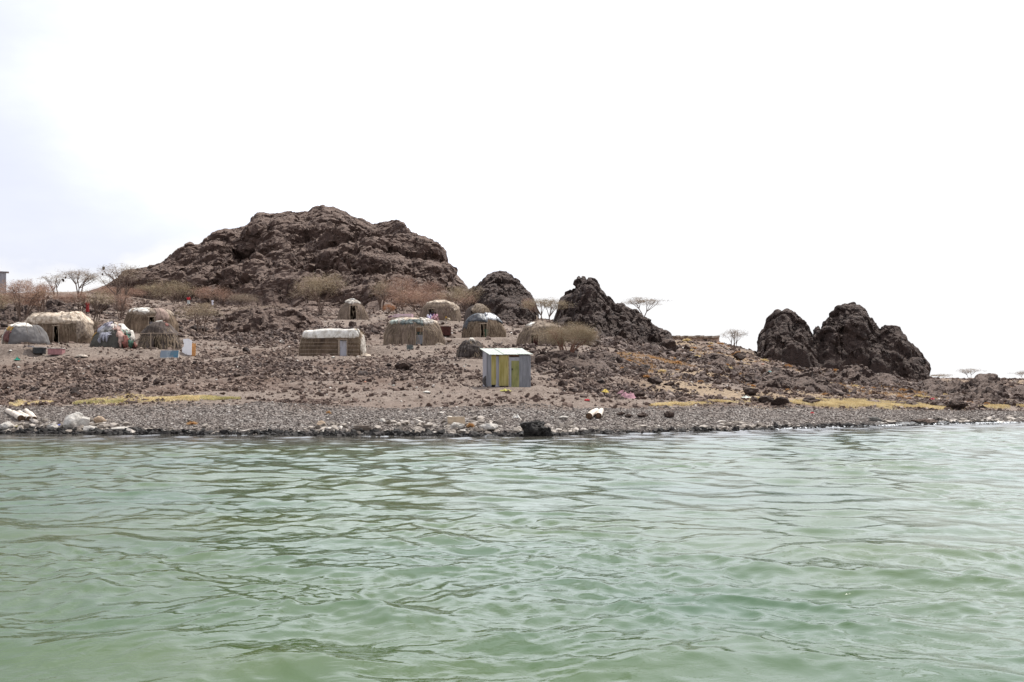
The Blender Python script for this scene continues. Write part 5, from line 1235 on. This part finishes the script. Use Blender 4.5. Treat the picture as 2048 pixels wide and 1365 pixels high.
# black trough with pots on its rim
DD = 61.5; p, k = at(79, 701, DD); r = empty('water_trough', p, 0, 'round black tub with a pale rim in front of the grey blanket hut', 'tub')
mb = MB(); lathe(mb, [(.0, .0), (.36, .0), (.38, .36), (.33, .36), (.32, .05), (0, .05)], 24); obj('tub_body', mb.mesh('tub_body'), plain('black_tub', (.03, .033, .035), .4), r)
mb = MB(); lathe(mb, [(.375, .34), (.42, .37), (.42, .40), (.33, .40)], 24); obj('rim', mb.mesh('rim'), plain('pale_rim', (.5, .48, .46), .5), r)
q, k = at(68, 692, DD + .3); r = empty('cooking_pan', (q.x, DD - .1, p.z + .38), 0, 'shallow grey pan set on the left of the black tub rim', 'pan')
mb = MB(); lathe(mb, [(0, .02), (.16, .02), (.20, .09), (.18, .09), (.14, .04)], 18); obj('pan_bowl', mb.mesh('pan_bowl'), M['zinc_light'], r); mb = MB(); mb.tube([(-.2, 0, .08), (-.34, 0, .1)], .015); obj('handle', mb.mesh('handle'), M['zinc'], r)
# faded pink box
p, k = at(113, 702, 61.2); r = empty('wooden_box', p, .05, 'faded red open wooden box with a white rim beside the black tub', 'box')
red_w = plain('faded_red_wood', (.30, .15, .15), .8, 0, .25)
for (c, s_) in (((0, -.26, .20), (.84, .03, .38)), ((0, .26, .20), (.84, .03, .38)), ((-.41, 0, .20), (.03, .5, .38)), ((.41, 0, .20), (.03, .5, .38)), ((0, 0, .02), (.8, .5, .03))):
    mb = MB(); mb.box(c, s_); obj('board', mb.mesh('board'), red_w, r)
mb = MB(); mb.box((0, -.275, .405), (.92, .07, .04)); mb.box((.43, -.02, .405), (.06, .52, .04)); obj('rim', mb.mesh('rim'), M['white_cloth'], r)
# blue white board, white board, orange board by the straw hut
def board(name, px0, px1, pyt, pyb, D, m, label, rz=0, tilt=.25, th=.03, frame=None, cut=False):
    p = W((px0 + px1) / 2, pyb, D); k = D / F; wd, hh = (px1 - px0) * k, (pyb - pyt) * k
    r = empty(name, (p.x, D, GZ(p.x, D) - .02), rz, label, 'board')
    mb = MB()
    if cut:
        n = 9; V = []
        prof = [(0, 0), (1, 0), (1, .9), (.85, .88), (.8, .97), (.55, 1), (.2, .97), (.12, 1), (.1, .8), (.18, .72), (.15, .5), (0, .45)]
        a = [(x * wd - wd / 2, -z * hh * math.tan(-tilt) , z * hh) for x, z in prof]; b_ = [(x, y + th, z) for x, y, z in a]; n = len(prof)
        mb.add(a + b_, [tuple(range(n)), tuple(range(n, 2 * n))[::-1]] + [(i, i + n, (i + 1) % n + n, (i + 1) % n) for i in range(n)])
    else: mb.box((0, hh / 2 * math.sin(tilt), hh / 2), (wd, th, hh), rx=-tilt)
    obj('sheet', mb.mesh('sheet'), m, r)
    if frame:
        mb = MB(); mb.box((wd / 2 + .02, hh / 2 * math.sin(tilt), hh / 2), (.04, .05, hh), rx=-tilt); mb.box((0, .0, .02), (wd, .05, .04)); obj('frame', mb.mesh('frame'), frame, r)
    return r
bm_, nt, b = mat('blue_white_print'); v = coord(nt); g_ = nt.nodes.new('ShaderNodeSeparateXYZ'); nt.links.new(v, g_.inputs[0])
ml = nt.nodes.new('ShaderNodeMath'); ml.operation = 'MULTIPLY_ADD'; nt.links.new(g_.outputs[0], ml.inputs[0]); ml.inputs[1].default_value = .55; nt.links.new(noise(nt, v, 3, 4), ml.inputs[2])
nt.links.new(ramp(nt, ml.outputs[0], [(.25, (.17, .21, .25)), (.45, (.24, .28, .31)), (.55, (.09, .14, .18)), (.66, (.06, .16, .22)), (.85, (.045, .13, .20))]), b.inputs['Base Color']); b.inputs['Roughness'].default_value = .5
board('painted_board', 320, 356, 686, 702, 61.8, bm_, 'blue and white painted board leaning in front of the brown straw hut', 0, .3, .03, M['white_cloth'])
board('white_board', 364, 383, 664, 697, 63.4, plain('white_board_paint', (.80, .79, .80), .6, 0, .04), 'tall white board with a broken edge right of the brown straw hut', 0, .05, cut=True)
board('orange_board', 382, 391, 671, 697, 63.7, plain('orange_board_paint', (.48, .24, .09), .7), 'narrow orange board behind the tall white board', 0, .08)
# small drum in front of the large rounded hut
p, k = at(820, 708, 68.3); r = empty('metal_drum', p, .2, 'small dented grey metal drum in front of the large rounded hut', 'drum')
mb = MB(); lathe(mb, [(0, .02), (.19, .02), (.21, .06), (.20, .2), (.215, .22), (.20, .24), (.20, .40), (.21, .42), (.17, .42), (.16, .2), (0, .19)], 20, sx=1.1); obj('drum_body', mb.mesh('drum_body'), plain('drum_grey', (.10, .115, .11), .5, .3), r)
mb = MB(); mb.tube([(-.2, 0, .36), (-.1, -.22, .42), (.12, -.22, .42), (.2, 0, .36)], .012); obj('handle', mb.mesh('handle'), M['zinc'], r)
# pink flat boat upturned, red brown crate
p, k = at(805, 640, 92.5); p.z = W(805, 640, 92.5).z; r = empty('upturned_boat', p, -.12, 'pale pink flat bottomed boat lying upturned left of the pale back hut', 'boat')
pk = plain('pale_pink_paint', (.62, .44, .48), .6, 0, .06)
V = [(-.95, -.3, .22), (.95, -.42, .10), (.95, -.42, .52), (-.75, -.28, .50), (-.95, .3, .22), (.95, .42, .10), (.95, .42, .52), (-.75, .28, .50)]
mb = MB(); mb.add(V, [(0, 1, 2, 3), (5, 4, 7, 6), (3, 2, 6, 7), (1, 5, 6, 2), (4, 0, 3, 7), (0, 4, 5, 1)]); obj('hull', mb.mesh('hull'), pk, r)
for zz in (.24, .40):
    mb = MB(); mb.tube([(-.88, -.32, zz), (.95, -.44, zz - .06)], .02, 5); obj('rubbing_strake', mb.mesh('rubbing_strake'), M['white_cloth'], r)
mb = MB(); mb.box((-1.15, -.1, .30), (.35, .30, .14), ry=-.3); obj('bow_board', mb.mesh('bow_board'), plain('purple_board', (.16, .09, .12)), r)
for xx in (-.6, .7):
    mb = MB(); mb.box((xx, 0, .06), (.12, .7, .22)); obj('support', mb.mesh('support'), M['pole'], r)
p, k = at(891, 670, 80); r = empty('rusty_container', p, .1, 'dark rusty red metal container right behind the large rounded hut', 'container')
ru = plain('rusty_red', (.075, .028, .022), .8, .2, .3)
mb = MB(); mb.box((0, 0, .36), (.86, .7, .74), jit=.02, taper=1.03); obj('container_body', mb.mesh('container_body'), ru, r); mb = MB(); mb.box((-.08, -.05, .77), (.7, .6, .04), rz=.08, rx=.05); obj('lid', mb.mesh('lid'), plain('dusty_lid', (.32, .25, .21)), r)
# tyre and yellow cloth at the shed
rx_ = SHED['x']; p, k = at(977, 770, 51.3); p = Vector((W(977, 770, 51.2).x, 50.75, SHED['z'])); r = empty('car_tyre', p, 0, 'dusty old tyre leaning on the left wall of the metal shed', 'tyre')
V = []; nn, mm_ = 24, 10
for i in range(nn):
    for j in range(mm_):
        a, b_ = 6.283 * i / nn, 6.283 * j / mm_; rr = .22 + .085 * math.cos(b_); V.append((math.cos(a) * rr, .08 * math.sin(b_) + .12 * (math.sin(a) * rr + .3), math.sin(a) * rr + .29))
Fc = [(i * mm_ + j, ((i + 1) % nn) * mm_ + j, ((i + 1) % nn) * mm_ + (j + 1) % mm_, i * mm_ + (j + 1) % mm_) for i in range(nn) for j in range(mm_)]
obj('tread', mesh('tread', np.array(V), Fc, smooth=True), plain('old_rubber', (.09, .08, .075), .9), r)
# crumpled cloths and litter
def crumple(name, label, px, py, w_, h_, m, D=None, seed=1, cat='cloth', drape=None, group=None):
    D = D or Dof(px, py); p = W(px, py, D); k = D / F; n = 26; rg = np.random.default_rng(seed)
    a = np.linspace(-1, 1, n); A, B = np.meshgrid(a, a, indexing='ij')
    rr = np.sqrt(A ** 2 + B ** 2); q = np.stack([A * 1.6, B * 1.6, A * 0 + seed * 3.3], -1)
    x = A * w_ * k / 2 * (1 + .3 * fbm(q, 3, seed)); y = B * w_ * k * .35 * (1 + .3 * fbm(q, 3, seed + 1)); hh = h_ * k
    z = np.maximum(0.012, hh * (1 - rr ** 2 * .9) * (.55 + .75 * fbm(q * 1.7, 4, seed + 2))) 
    if drape is not None: z = z + drape
    me = mesh(name, np.stack([x, y, z], -1).reshape(-1, 3), gridf(n, n), smooth=True)
    gz = GZ(p.x, D); o = obj(name, me, m, None, (p.x, D, gz)); return tag(o, label, cat, group)
p_pink = plain('dusty_pink_cloth', (.40, .22, .25), .85, 0, .2, 8)
pk_d = Dof(1262, 797)
o = crumple('pink_cloth', 'dusty pink cloth draped over the black rock above the shingle', 1256, 797, 34, 15, p_pink, pk_d - .45, 3, drape=None); o.scale.z = 1.5
o = crumple('pink_cloth', 'end of pink cloth trailing left of the rock above the shingle', 1243, 788, 18, 9, p_pink, None, 4)
crumple('yellow_cloth', 'yellow cloth heap left of the pink draped rock', 1211, 787, 20, 10, plain('yellow_cloth', (.56, .42, .10), .85, 0, .12), None, 5)
crumple('red_cloth', 'small red rag on the sand between the two cream logs and the shed', 1174, 802, 12, 5, red, None, 6)
crumple('yellow_green_cloth', 'yellow green cloth lying at the front of the metal shed', 1010, 779, 26, 7, plain('yellow_green_cloth', (.38, .35, .09), .85, 0, .35, 9), 48.6, 7)
crumple('white_bag', 'crumpled white plastic bag on the shingle left of the tall black shoreline rock', 1032, 837, 17, 10, M['white_cloth'], None, 8, 'litter')
crumple('red_litter', 'red scrap on the shingle below the jagged outcrop', 1624, 828, 9, 5, red, None, 9, 'litter')
crumple('red_litter', 'red scrap by the big boulder on the right shore', 1865, 800, 12, 5, plain('crimson_scrap', (.4, .04, .06)), None, 10, 'litter')
crumple('green_litter', 'green plastic scrap on the stony ground below the leftmost hut', 34, 722, 12, 7, plain('teal_plastic', (.02, .22, .15)), None, 11, 'litter')
crumple('white_litter', 'white scrap below the green one at the far left', 37, 736, 9, 4, M['white_cloth'], None, 12, 'litter')
crumple('white_cloth', 'pale rumpled sheet on the stones in front of the two leftmost huts', 163, 714, 24, 7, plain('dirty_cream_sheet', (.40, .34, .28)), None, 13)
crumple('white_sheet', 'bright white sheet lying on stones right of the dark red doorway', 1088, 689, 26, 5, M['white_cloth'], 68, 14)
crumple('white_litter', 'white triangular scrap right of the spreading thorn bush', 1156, 724, 12, 8, M['white_cloth'], None, 15, 'litter')
crumple('white_litter', 'white scrap under the spreading thorn bush', 1107, 703, 8, 8, M['white_cloth'], 60, 16, 'litter')
crumple('white_litter', 'white scrap on the grass edge below the jagged outcrop', 1593, 802, 10, 5, M['white_cloth'], None, 17, 'litter')
crumple('white_litter', 'pale green and white scrap beside the rounded brown mound', 1492, 797, 22, 4, plain('pale_green_scrap', (.55, .60, .54)), None, 18, 'litter')
crumple('teal_litter', 'teal cloth scrap on the slope above the jagged outcrop', 1539, 746, 9, 5, plain('teal_scrap', (.10, .25, .24)), None, 19, 'litter')
crumple('white_litter', 'white scrap low on the sand left of the metal shed', 854, 786, 16, 4, M['white_cloth'], None, 20, 'litter')
crumple('white_litter', 'white scrap on the stones left of the box shaped hut', 563, 684, 9, 4, M['white_cloth'], None, 21, 'litter')
crumple('white_heap', 'pale straw heap at the right foot of the box shaped hut', 732, 714, 24, 8, M['thatch'], 65.3, 22, 'heap')
crumple('straw_heap', 'pale straw heap at the right foot of the large rounded hut', 880, 694, 20, 7, M['thatch_grey'], 70.3, 24, 'heap')
crumple('blue_litter', 'blue scrap at the left of the big pale block on the beach', 119, 852, 10, 4, plain('blue_scrap', (.15, .18, .45)), None, 23, 'litter')
rs = random.Random(5); LI = []
for i in range(46):
    px = rs.uniform(10, 1250) if i % 4 else rs.uniform(1250, 2000); py = rs.uniform(700, 800)
    D = Dof(px, py)
    x = (px - 1024) / F * D
    if not hutfree(np.array([x]), np.array([D]), .6)[0]: continue
    n_ = 'litter_scrap'; c_ = rs.choice(['w', 'w', 'w', 'p', 'c'])
    LI.append(crumple(n_, {'w': 'tiny white scrap of litter strewn on the stony slope', 'p': 'tiny pinkish orange scrap of litter strewn on the stony slope', 'c': 'tiny cream scrap of litter strewn on the stony slope'}[c_], px, py, rs.uniform(4, 8), rs.uniform(2, 4),
        {'w': M['white_cloth'], 'p': M.setdefault('pink_scrap', plain('orange_pink_scrap', (.55, .25, .16))), 'c': M['thatch']}[c_], D, 50 + i, 'litter', group={'w': 'white', 'p': 'pinkish', 'c': 'cream'}[c_] + ' litter scraps on the slope'))
# dead branches under the thorn bush
for i, (px, py, ln, an, lab) in enumerate([(1150, 706, .9, 1.3, 'pale dead branch standing almost upright right of the spreading thorn bush'), (1143, 710, .7, 1.9, 'pale dead branch leaning left beside the spreading thorn bush'), (1168, 722, 1.1, .25, 'long white dead branch lying right of the white triangular scrap'), (1178, 722, .6, 1.2, 'short white dead branch propped on stones right of the long one'), (1146, 712, 1.3, -.12, 'brown log lying under the right side of the spreading thorn bush')]):
    D = 60.5; p = W(px, py, D); z = GZ(p.x, D); r0 = .035 if i < 4 else .07
    r = empty('dead_branch', (p.x, D, z + .03), 0, lab, 'branch'); mb = MB(); dx, dz = math.cos(an) * ln, math.sin(an) * ln
    mb.tube([(-dx * .3, 0, 0 if i > 1 else -.1), (dx * .3, .05, dz * .4), (dx, .1, dz)], [r0, r0 * .8, r0 * .4]); obj('stem', mb.mesh('stem'), M['thatch'] if i < 4 else M['pole'], r)
    mb = MB(); mb.tube([(dx * .3, .05, dz * .4), (dx * .5 + .15, -.05, dz * .5 + .22)], [r0 * .6, r0 * .25]); obj('side_shoot', mb.mesh('side_shoot'), M['thatch'] if i < 4 else M['pole'], r)

# ------------------------------------------------------------------ on the beach
M['log'] = simple('bleached_log', (.34, .28, .22), (.64, .57, .49), 4, .8, .5, .03, .2, (1, 1, 1), lo=.3, hi=.55)
M['log_end'] = plain('rotten_log_end', (.10, .06, .035), .9, 0, .4, 12)
def log(label, a, b, ra, rb, group=None):
    a, b = Vector(a), Vector(b); r = empty('log', (a + b) / 2, 0, label, 'log', group); o_ = (a + b) / 2
    pts = [a.lerp(b, t) - o_ + Vector((0, 0, .02 * math.sin(t * 5))) for t in np.linspace(0, 1, 9)]; rad = [ra + (rb - ra) * t + random.uniform(-.012, .012) for t in np.linspace(0, 1, 9)]
    mb = MB(); mb.tube(pts, rad, 14, False); obj('stem', mb.mesh('stem', True), M['log'], r)
    for q, d_, r_ in ((pts[0], (pts[0] - pts[1]).normalized(), rad[0]), (pts[-1], (pts[-1] - pts[-2]).normalized(), rad[-1])):
        mb = MB(); mb.tube([q - d_ * .05, q + d_ * .015], [r_ * .9, r_ * .82], 12); obj('cut_end', mb.mesh('cut_end'), M['log_end'], r)
def lp(px, py, D, r_): p = W(px, py, D); return (p.x, D, max(GZ(p.x, D) + r_ * .8, 0))
def lpx(px, D, r_): x = (px - 1024) * D / F; return (x, D, GZ(x, D) + r_ * .85)
log('thickest cream log, at the left of the log bundle on the beach', lpx(42, 39.6, .13), lpx(15, 41.7, .11), .13, .10)
log('second cream log from the left in the log bundle on the beach', lpx(50, 39.7, .10), lpx(27, 41.5, .08), .09, .08)
log('third cream log from the left in the log bundle on the beach', lpx(58, 39.6, .10), lpx(39, 41.4, .08), .10, .08)
log('cream log at the right of the log bundle on the beach', lpx(69, 39.4, .12), lpx(52, 42.0, .09), .11, .09)
log('left one of the pair of cream logs with rotten ends on the shingle', lpx(1178, 40.2, .15), lpx(1193, 41.9, .12), .14, .11)
log('right one of the pair of cream logs with rotten ends on the shingle', lpx(1197, 40.4, .15), lpx(1203, 42.1, .12), .14, .10)
# pale block
pale = simple('lime_crust', (.40, .365, .32), (.58, .55, .50), 3.5, .85, .7, .06, .2)
o = place_rock('pale_boulder', 148, 857, Dof(148, 857), 42, 32, me=rock_mesh('pale_boulder', 410, ICO4, 9, .12, 1.6), m=pale, label='big pale grey block of rock on the beach right of the log bundle')
o = place_rock('pale_boulder', 168, 855, Dof(168, 857) , 26, 22, me=rock_mesh('pale_boulder', 411, ICO4, 9, .12, 1.6), m=pale, label='smaller pale rock leaning on the right of the big pale block on the beach')
for i, (px, py, w_, h_, lab) in enumerate([(14, 862, 26, 17, 'rounded white crusted rock at the left edge of the beach'), (200, 864, 24, 16, 'tan crusted rock with a rusty base right of the big pale block'), (107, 866, 26, 12, 'flat white crusted rock at the water edge left of the big pale block'),
    (178, 868, 30, 13, 'low pale crusted rock below the big pale block'), (240, 868, 34, 8, 'flat pinkish crusted rock right of the tan crusted rock'), (765, 846, 14, 8, 'small pale rock alone on the shingle left of the tan crate'), (915, 860, 30, 14, 'pale crusted rock right in front of the tan crate'), (642, 852, 20, 10, 'tan rock on the shingle above the dark plank'), (976, 862, 40, 14, 'white crusted rocks left of the tall black shoreline rock'), (1128, 840, 20, 7, 'flat grey stone right of the tall black shoreline rock'), (1105, 838, 12, 5, 'small flat grey stone next to the other flat grey stone'), (1333, 866, 16, 6, 'pale rock at the water edge below the small dark block'), (1761, 852, 20, 9, 'pale rock at the water edge on the right shore')]):
    c_ = plain('tan_crust', (.36, .27, .19), .85, 0, .3) if i in (1, 7) else pale
    place_rock('pale_boulder', px, py, Dof(px, min(py, 864)) if py < 864 else CAMZ * F / (min(py, 869) - HZ) + .3, w_, h_, me=rock_mesh('pale_boulder', 420 + i, ICO3, 9, .15, 2), m=c_, label=lab)
# tan crate
p, k = at(912, 849); r = empty('crate', p, .15, 'broken tan wooden crate among the pale stones of the beach', 'crate')
tn = plain('tan_wood', (.46, .36, .25), .8, 0, .2)
for (c, s_) in (((0, -.2, .15), (.62, .03, .28)), ((0, .2, .13), (.60, .03, .24)), ((-.3, 0, .15), (.03, .4, .30)), ((.3, 0, .12), (.03, .4, .22)), ((0, 0, .02), (.6, .4, .03))):
    mb = MB(); mb.box(c, s_, jit=.01); obj('board', mb.mesh('board'), tn, r)
# dark planks by the waterline
for (px, py, wd, lab, c_) in ((722, 871, 42, 'dark weathered wooden plank stack at the water edge left of middle', (.09, .07, .055)), (1751, 843, 22, 'dark grey board lying on the shingle of the right shore', (.10, .095, .085))):
    D = Dof(px, py) if py < 860 else 36.6; p = W(px, py, D); k = D / F; z = max(GZ(p.x, D), 0.0); r = empty('planks', (p.x, D, z), .04, lab, 'planks')
    for j in range(3):
        mb = MB(); mb.box((random.uniform(-.05, .05), j * .07, .035 + .06 * j), (wd * k * (1 - .12 * j), .22, .05), rz=random.uniform(-.06, .06), ry=random.uniform(-.04, .04)); obj('plank', mb.mesh('plank'), plain('wet_plank', tuple(x * (1 + .4 * j) for x in c_), .8, 0, .3), r)
# dry tumbleweed tufts
def tuft(name, label, px, py, w_, h_, m, n=700, D=None, cat='plant', group=None, seed=1):
    D = D or Dof(px, py); p = W(px, py, D); k = D / F; rg = np.random.default_rng(seed + 900)
    d = rg.normal(size=(n, 3)); d[:, 2] = np.abs(d[:, 2]); d /= np.linalg.norm(d, axis=1, keepdims=True)
    ln = rg.uniform(.55, 1, n)[:, None]; a = d * np.array([w_ * k / 2, w_ * k / 2, h_ * k]) ; b0 = a * ln * .25; s_ = np.cross(d, rg.normal(size=(n, 3))); s_ /= np.linalg.norm(s_, axis=1, keepdims=True)
    V = np.stack([b0 - s_ * .011, b0 + s_ * .011, a * ln + rg.normal(0, .02, (n, 3))], 1).reshape(-1, 3)
    o = obj(name, mesh(name, V, np.arange(3 * n).reshape(-1, 3)), m, None, (p.x, D, GZ(p.x, D))); return tag(o, label, cat, group)
M['dry_or'] = simple('orange_dry_grass', (.42, .25, .11), (.66, .44, .23), 8, .9, 0, spec=.1); M['dry_ye'] = simple('yellow_dry_grass', (.60, .48, .26), (.82, .71, .46), 1.2, .9, 0, spec=.1); M['dry_gr'] = simple('olive_dry_grass', (.44, .40, .19), (.66, .59, .33), 1.2, .9, 0, spec=.1)
tuft('dry_plant', 'orange ball of dry grass beside the tan crate on the beach', 941, 855, 20, 10, M['dry_or'], 1200, seed=1)
tuft('dry_plant', 'yellow dry weed on the beach above the pointed wet rock', 385, 850, 30, 7, M['dry_or'], 500, seed=2)
tuft('dry_plant', 'yellow green weed below the log bundle', 36, 858, 20, 7, M['dry_gr'], 500, seed=3)
tuft('dry_plant', 'orange dry weed on the shingle left of the tan crate', 657, 828, 14, 7, M['dry_or'], 400, seed=5)
# round orange tussocks over the right slope
rs = random.Random(9); c_ = 0; tus = []; TU = []
for i in range(3):
    n = 380; rg = np.random.default_rng(70 + i); d = rg.normal(size=(n, 3)); d[:, 2] = np.abs(d[:, 2]) * .8; d /= np.linalg.norm(d, axis=1, keepdims=True); s_ = np.cross(d, rg.normal(size=(n, 3))); s_ /= np.linalg.norm(s_, axis=1, keepdims=True)
    L_ = rg.uniform(.6, 1, n)[:, None]; V = np.stack([d * .25 - s_ * .045, d * .25 + s_ * .045, d * L_], 1).reshape(-1, 3); tus.append(mesh('tussock', V, np.arange(3 * n).reshape(-1, 3))); tus[-1].materials.append(M['dry_or'] if i < 2 else M['dry_ye'])
for i in range(150):
    px = rs.uniform(1235, 2040); D = rs.uniform(60, 118); x = (px - 1024) / F * D
    if px > 1500 and D > 101: D = rs.uniform(58, 98); x = (px - 1024) / F * D
    o = bpy.data.objects.new('dry_tussock', tus[i % 3]); COL.objects.link(o); TU.append(o); s_ = rs.uniform(.22, .5) * (D / 90); o.scale = (s_ * 1.2, s_ * 1.2, s_ * .75); o.rotation_euler = (0, 0, rs.uniform(0, 6)); o.location = (x, D, GZ(x, D))
    tag(o, 'round orange dry tussock dotted over the slope of the right half' if i % 3 < 2 else 'round yellow dry tussock dotted over the slope of the right half', 'plant', ('orange' if i % 3 < 2 else 'yellow') + ' tussocks on the right slope')
for i in range(26):
    px = rs.choice([rs.uniform(420, 900), rs.uniform(1120, 1330)]); D = rs.uniform(126, 160) if px < 1000 else rs.uniform(96, 104)
# grass strips: thin blades, one mass
def grass(name, n, fpx, fD, m, h0=.05, h1=.16, thr=.0, seed=1):
    rg = np.random.default_rng(seed); px = rg.uniform(fpx[0], fpx[1], n); q = rg.random(n)
    c = np.interp(px, [a for a, _, _ in fD], [b for _, b, _ in fD]); hw = np.interp(px, [a for a, _, _ in fD], [b for _, _, b in fD])
    D = c + (q * 2 - 1) * hw * rg.uniform(.3, 1, n); x = (px - 1024) / F * D; P = np.stack([x, D, 0 * x], -1)
    k = (fbm(P * .9, 3, seed) + .5 * fbm(P * .25, 2, seed + 4) > thr + .25 * np.abs(q * 2 - 1)); x, D = x[k], D[k]; n = len(x); z = ground_z(x, D)
    h = rg.uniform(h0, h1, n); a = rg.uniform(0, 6.283, n); w_ = .02; dx, dy = np.cos(a) * w_, np.sin(a) * w_; lx, ly = rg.normal(0, .05, n), rg.normal(0, .05, n)
    V = np.stack([np.stack([x - dx, D - dy, z - .01], -1), np.stack([x + dx, D + dy, z - .01], -1), np.stack([x + lx, D + ly, z + h], -1)], 1).reshape(-1, 3)
    o = obj(name, mesh(name, V, np.arange(3 * n).reshape(-1, 3)), m); tag(o, kind='stuff')
grass('yellow_grass', 48000, (20, 430), [(20, 44.0, .7), (180, 44.7, 1.4), (250, 45.6, 2.2), (330, 45.1, 1.6), (430, 44.2, .7)], M['dry_ye'], .03, .12, thr=-.26, seed=3)
grass('yellow_green_grass', 12000, (150, 480), [(150, 43.9, .4), (300, 44.2, .5), (480, 44.0, .4)], M['dry_gr'], thr=-.05, seed=4)
grass('yellow_grass', 22000, (1285, 1500), [(1285, 45.3, .4), (1350, 46.3, .9), (1450, 48.2, 1.3), (1500, 49.5, 1.2)], M['dry_ye'], .03, .11, thr=-.22, seed=5)
grass('yellow_grass', 90000, (1500, 1925), [(1500, 50.5, 1.4), (1600, 53, 2.6), (1700, 55.0, 3.4), (1800, 56.5, 3.8), (1880, 56.5, 2.6), (1925, 57, 1.4)], M['dry_ye'], .04, .16, thr=-.28, seed=6)
grass('yellow_grass', 22000, (1900, 2080), [(1900, 57, 1.0), (2000, 59, 1.8), (2080, 60, 1.6)], M['dry_ye'], .05, .2, thr=-.05, seed=7)
grass('orange_grass', 60000, (1230, 1900), [(1230, 72, 10), (1400, 82, 24), (1600, 80, 22), (1900, 76, 16)], M['dry_or'], .06, .2, thr=.12, seed=8)
# small waves breaking white along the right shore
foam_m = plain('foam', (.80, .82, .82), .6, 0, .03)
n = 2600; u = rng.uniform(.26, .56, n); k_ = rng.random(n) < .06 + .6 * sst(0.05, .5, fbm(np.stack([u * 50, 0 * u, 0 * u], -1), 3, 61)); u = u[k_]; n = len(u)
y = shore_d(u) - .25 - np.abs(rng.normal(0, .28, n)); x = u * y
s = rng.uniform(.02, .07, n)
scatter('shore_foam', np.stack([x, y, 0 * x + .03], -1), s[:, None] * np.array([2.2, 1.0, .45]), foam_m, 9)

# ------------------------------------------------------------------ say which one each repeat is, by the nearest landmark
LM = [(52, 670, 'the grey blanket hut'), (120, 660, 'the long cream roofed hut'), (225, 675, 'the rag covered hut'), (302, 645, 'the scruffy mat hut'), (318, 675, 'the brown straw hut'), (374, 682, 'the tall white board'),
      (705, 622, 'the small white capped hut'), (667, 688, 'the box shaped hut'), (827, 668, 'the large rounded hut'), (880, 624, 'the pale back hut'), (968, 655, 'the black sheeted hut'), (940, 702, 'the low dark mound hut'), (1080, 670, 'the dark red doorway'),
      (1023, 742, 'the metal shed'), (1137, 690, 'the spreading thorn bush'), (1262, 787, 'the pink cloth'), (1190, 820, 'the two cream logs'), (803, 730, 'the pale topped boulder'), (198, 743, 'the lone dark boulder'), (545, 645, 'the broad brown mound'),
      (40, 825, 'the log bundle'), (150, 842, 'the big pale block'), (1230, 660, 'the jagged crag'), (1390, 678, 'the long stone house'), (1468, 680, 'the wispy skyline tree'), (1440, 716, 'the square dark boulder'), (1425, 780, 'the rounded brown mound'), (1570, 765, 'the jagged outcrop'),
      (1580, 700, 'the upright crag'), (1720, 700, 'the tallest crag'), (1740, 755, 'the rubbly outcrop'), (1820, 720, 'the leaning rounded rock'), (1910, 808, 'the big dark boulder'), (1950, 775, 'the long boulder ridge'), (1280, 830, 'the brown block'), (400, 650, 'the olive thorn tree'), (638, 600, 'the wide thorn tree')]
ORD = ['nearest', 'second', 'third', 'fourth', 'fifth', 'sixth', 'seventh', 'eighth', 'ninth', 'tenth', 'eleventh', 'twelfth', 'thirteenth', 'fourteenth', 'fifteenth', 'sixteenth', 'seventeenth', 'eighteenth']
def label_by_place(objs, noun):
    cells = {}
    for o in objs:
        l_ = o.location; px = 1024 + l_.x * F / l_.y; py = HZ - (l_.z - CAMZ) * F / l_.y
        d, i = min((math.hypot(px - a, (py - b) * 1.6), i) for i, (a, b, _) in enumerate(LM)); a, b, ph = LM[i]
        rel = ('right of' if px > a else 'left of') if abs(px - a) > abs(py - b) * 1.3 else ('below' if py > b else 'above')
        cells.setdefault((noun(o) if callable(noun) else noun, rel, ph), []).append((d, o))
    for (nn_, rel, ph), l in cells.items():
        l.sort(key=lambda t: t[0])
        for k_, (d, o) in enumerate(l): o['label'] = (('' if len(l) == 1 else ORD[min(k_, 17)] + ' ') + nn_ + ' ' + rel + ' ' + ph)
def bnoun(o):
    s_ = o.scale; return ('flat' if s_.z < .62 * (s_.x + s_.y) / 2 else ('tall' if s_.z > .85 * (s_.x + s_.y) / 2 else 'rounded')) + ' loose brown boulder'
label_by_place(BO, bnoun)
label_by_place(TU, lambda o: ('orange' if 'orange' in o['group'] else 'yellow') + ' dry grass tussock')
label_by_place(LI, lambda o: o['group'].split()[0] + ' litter scrap')
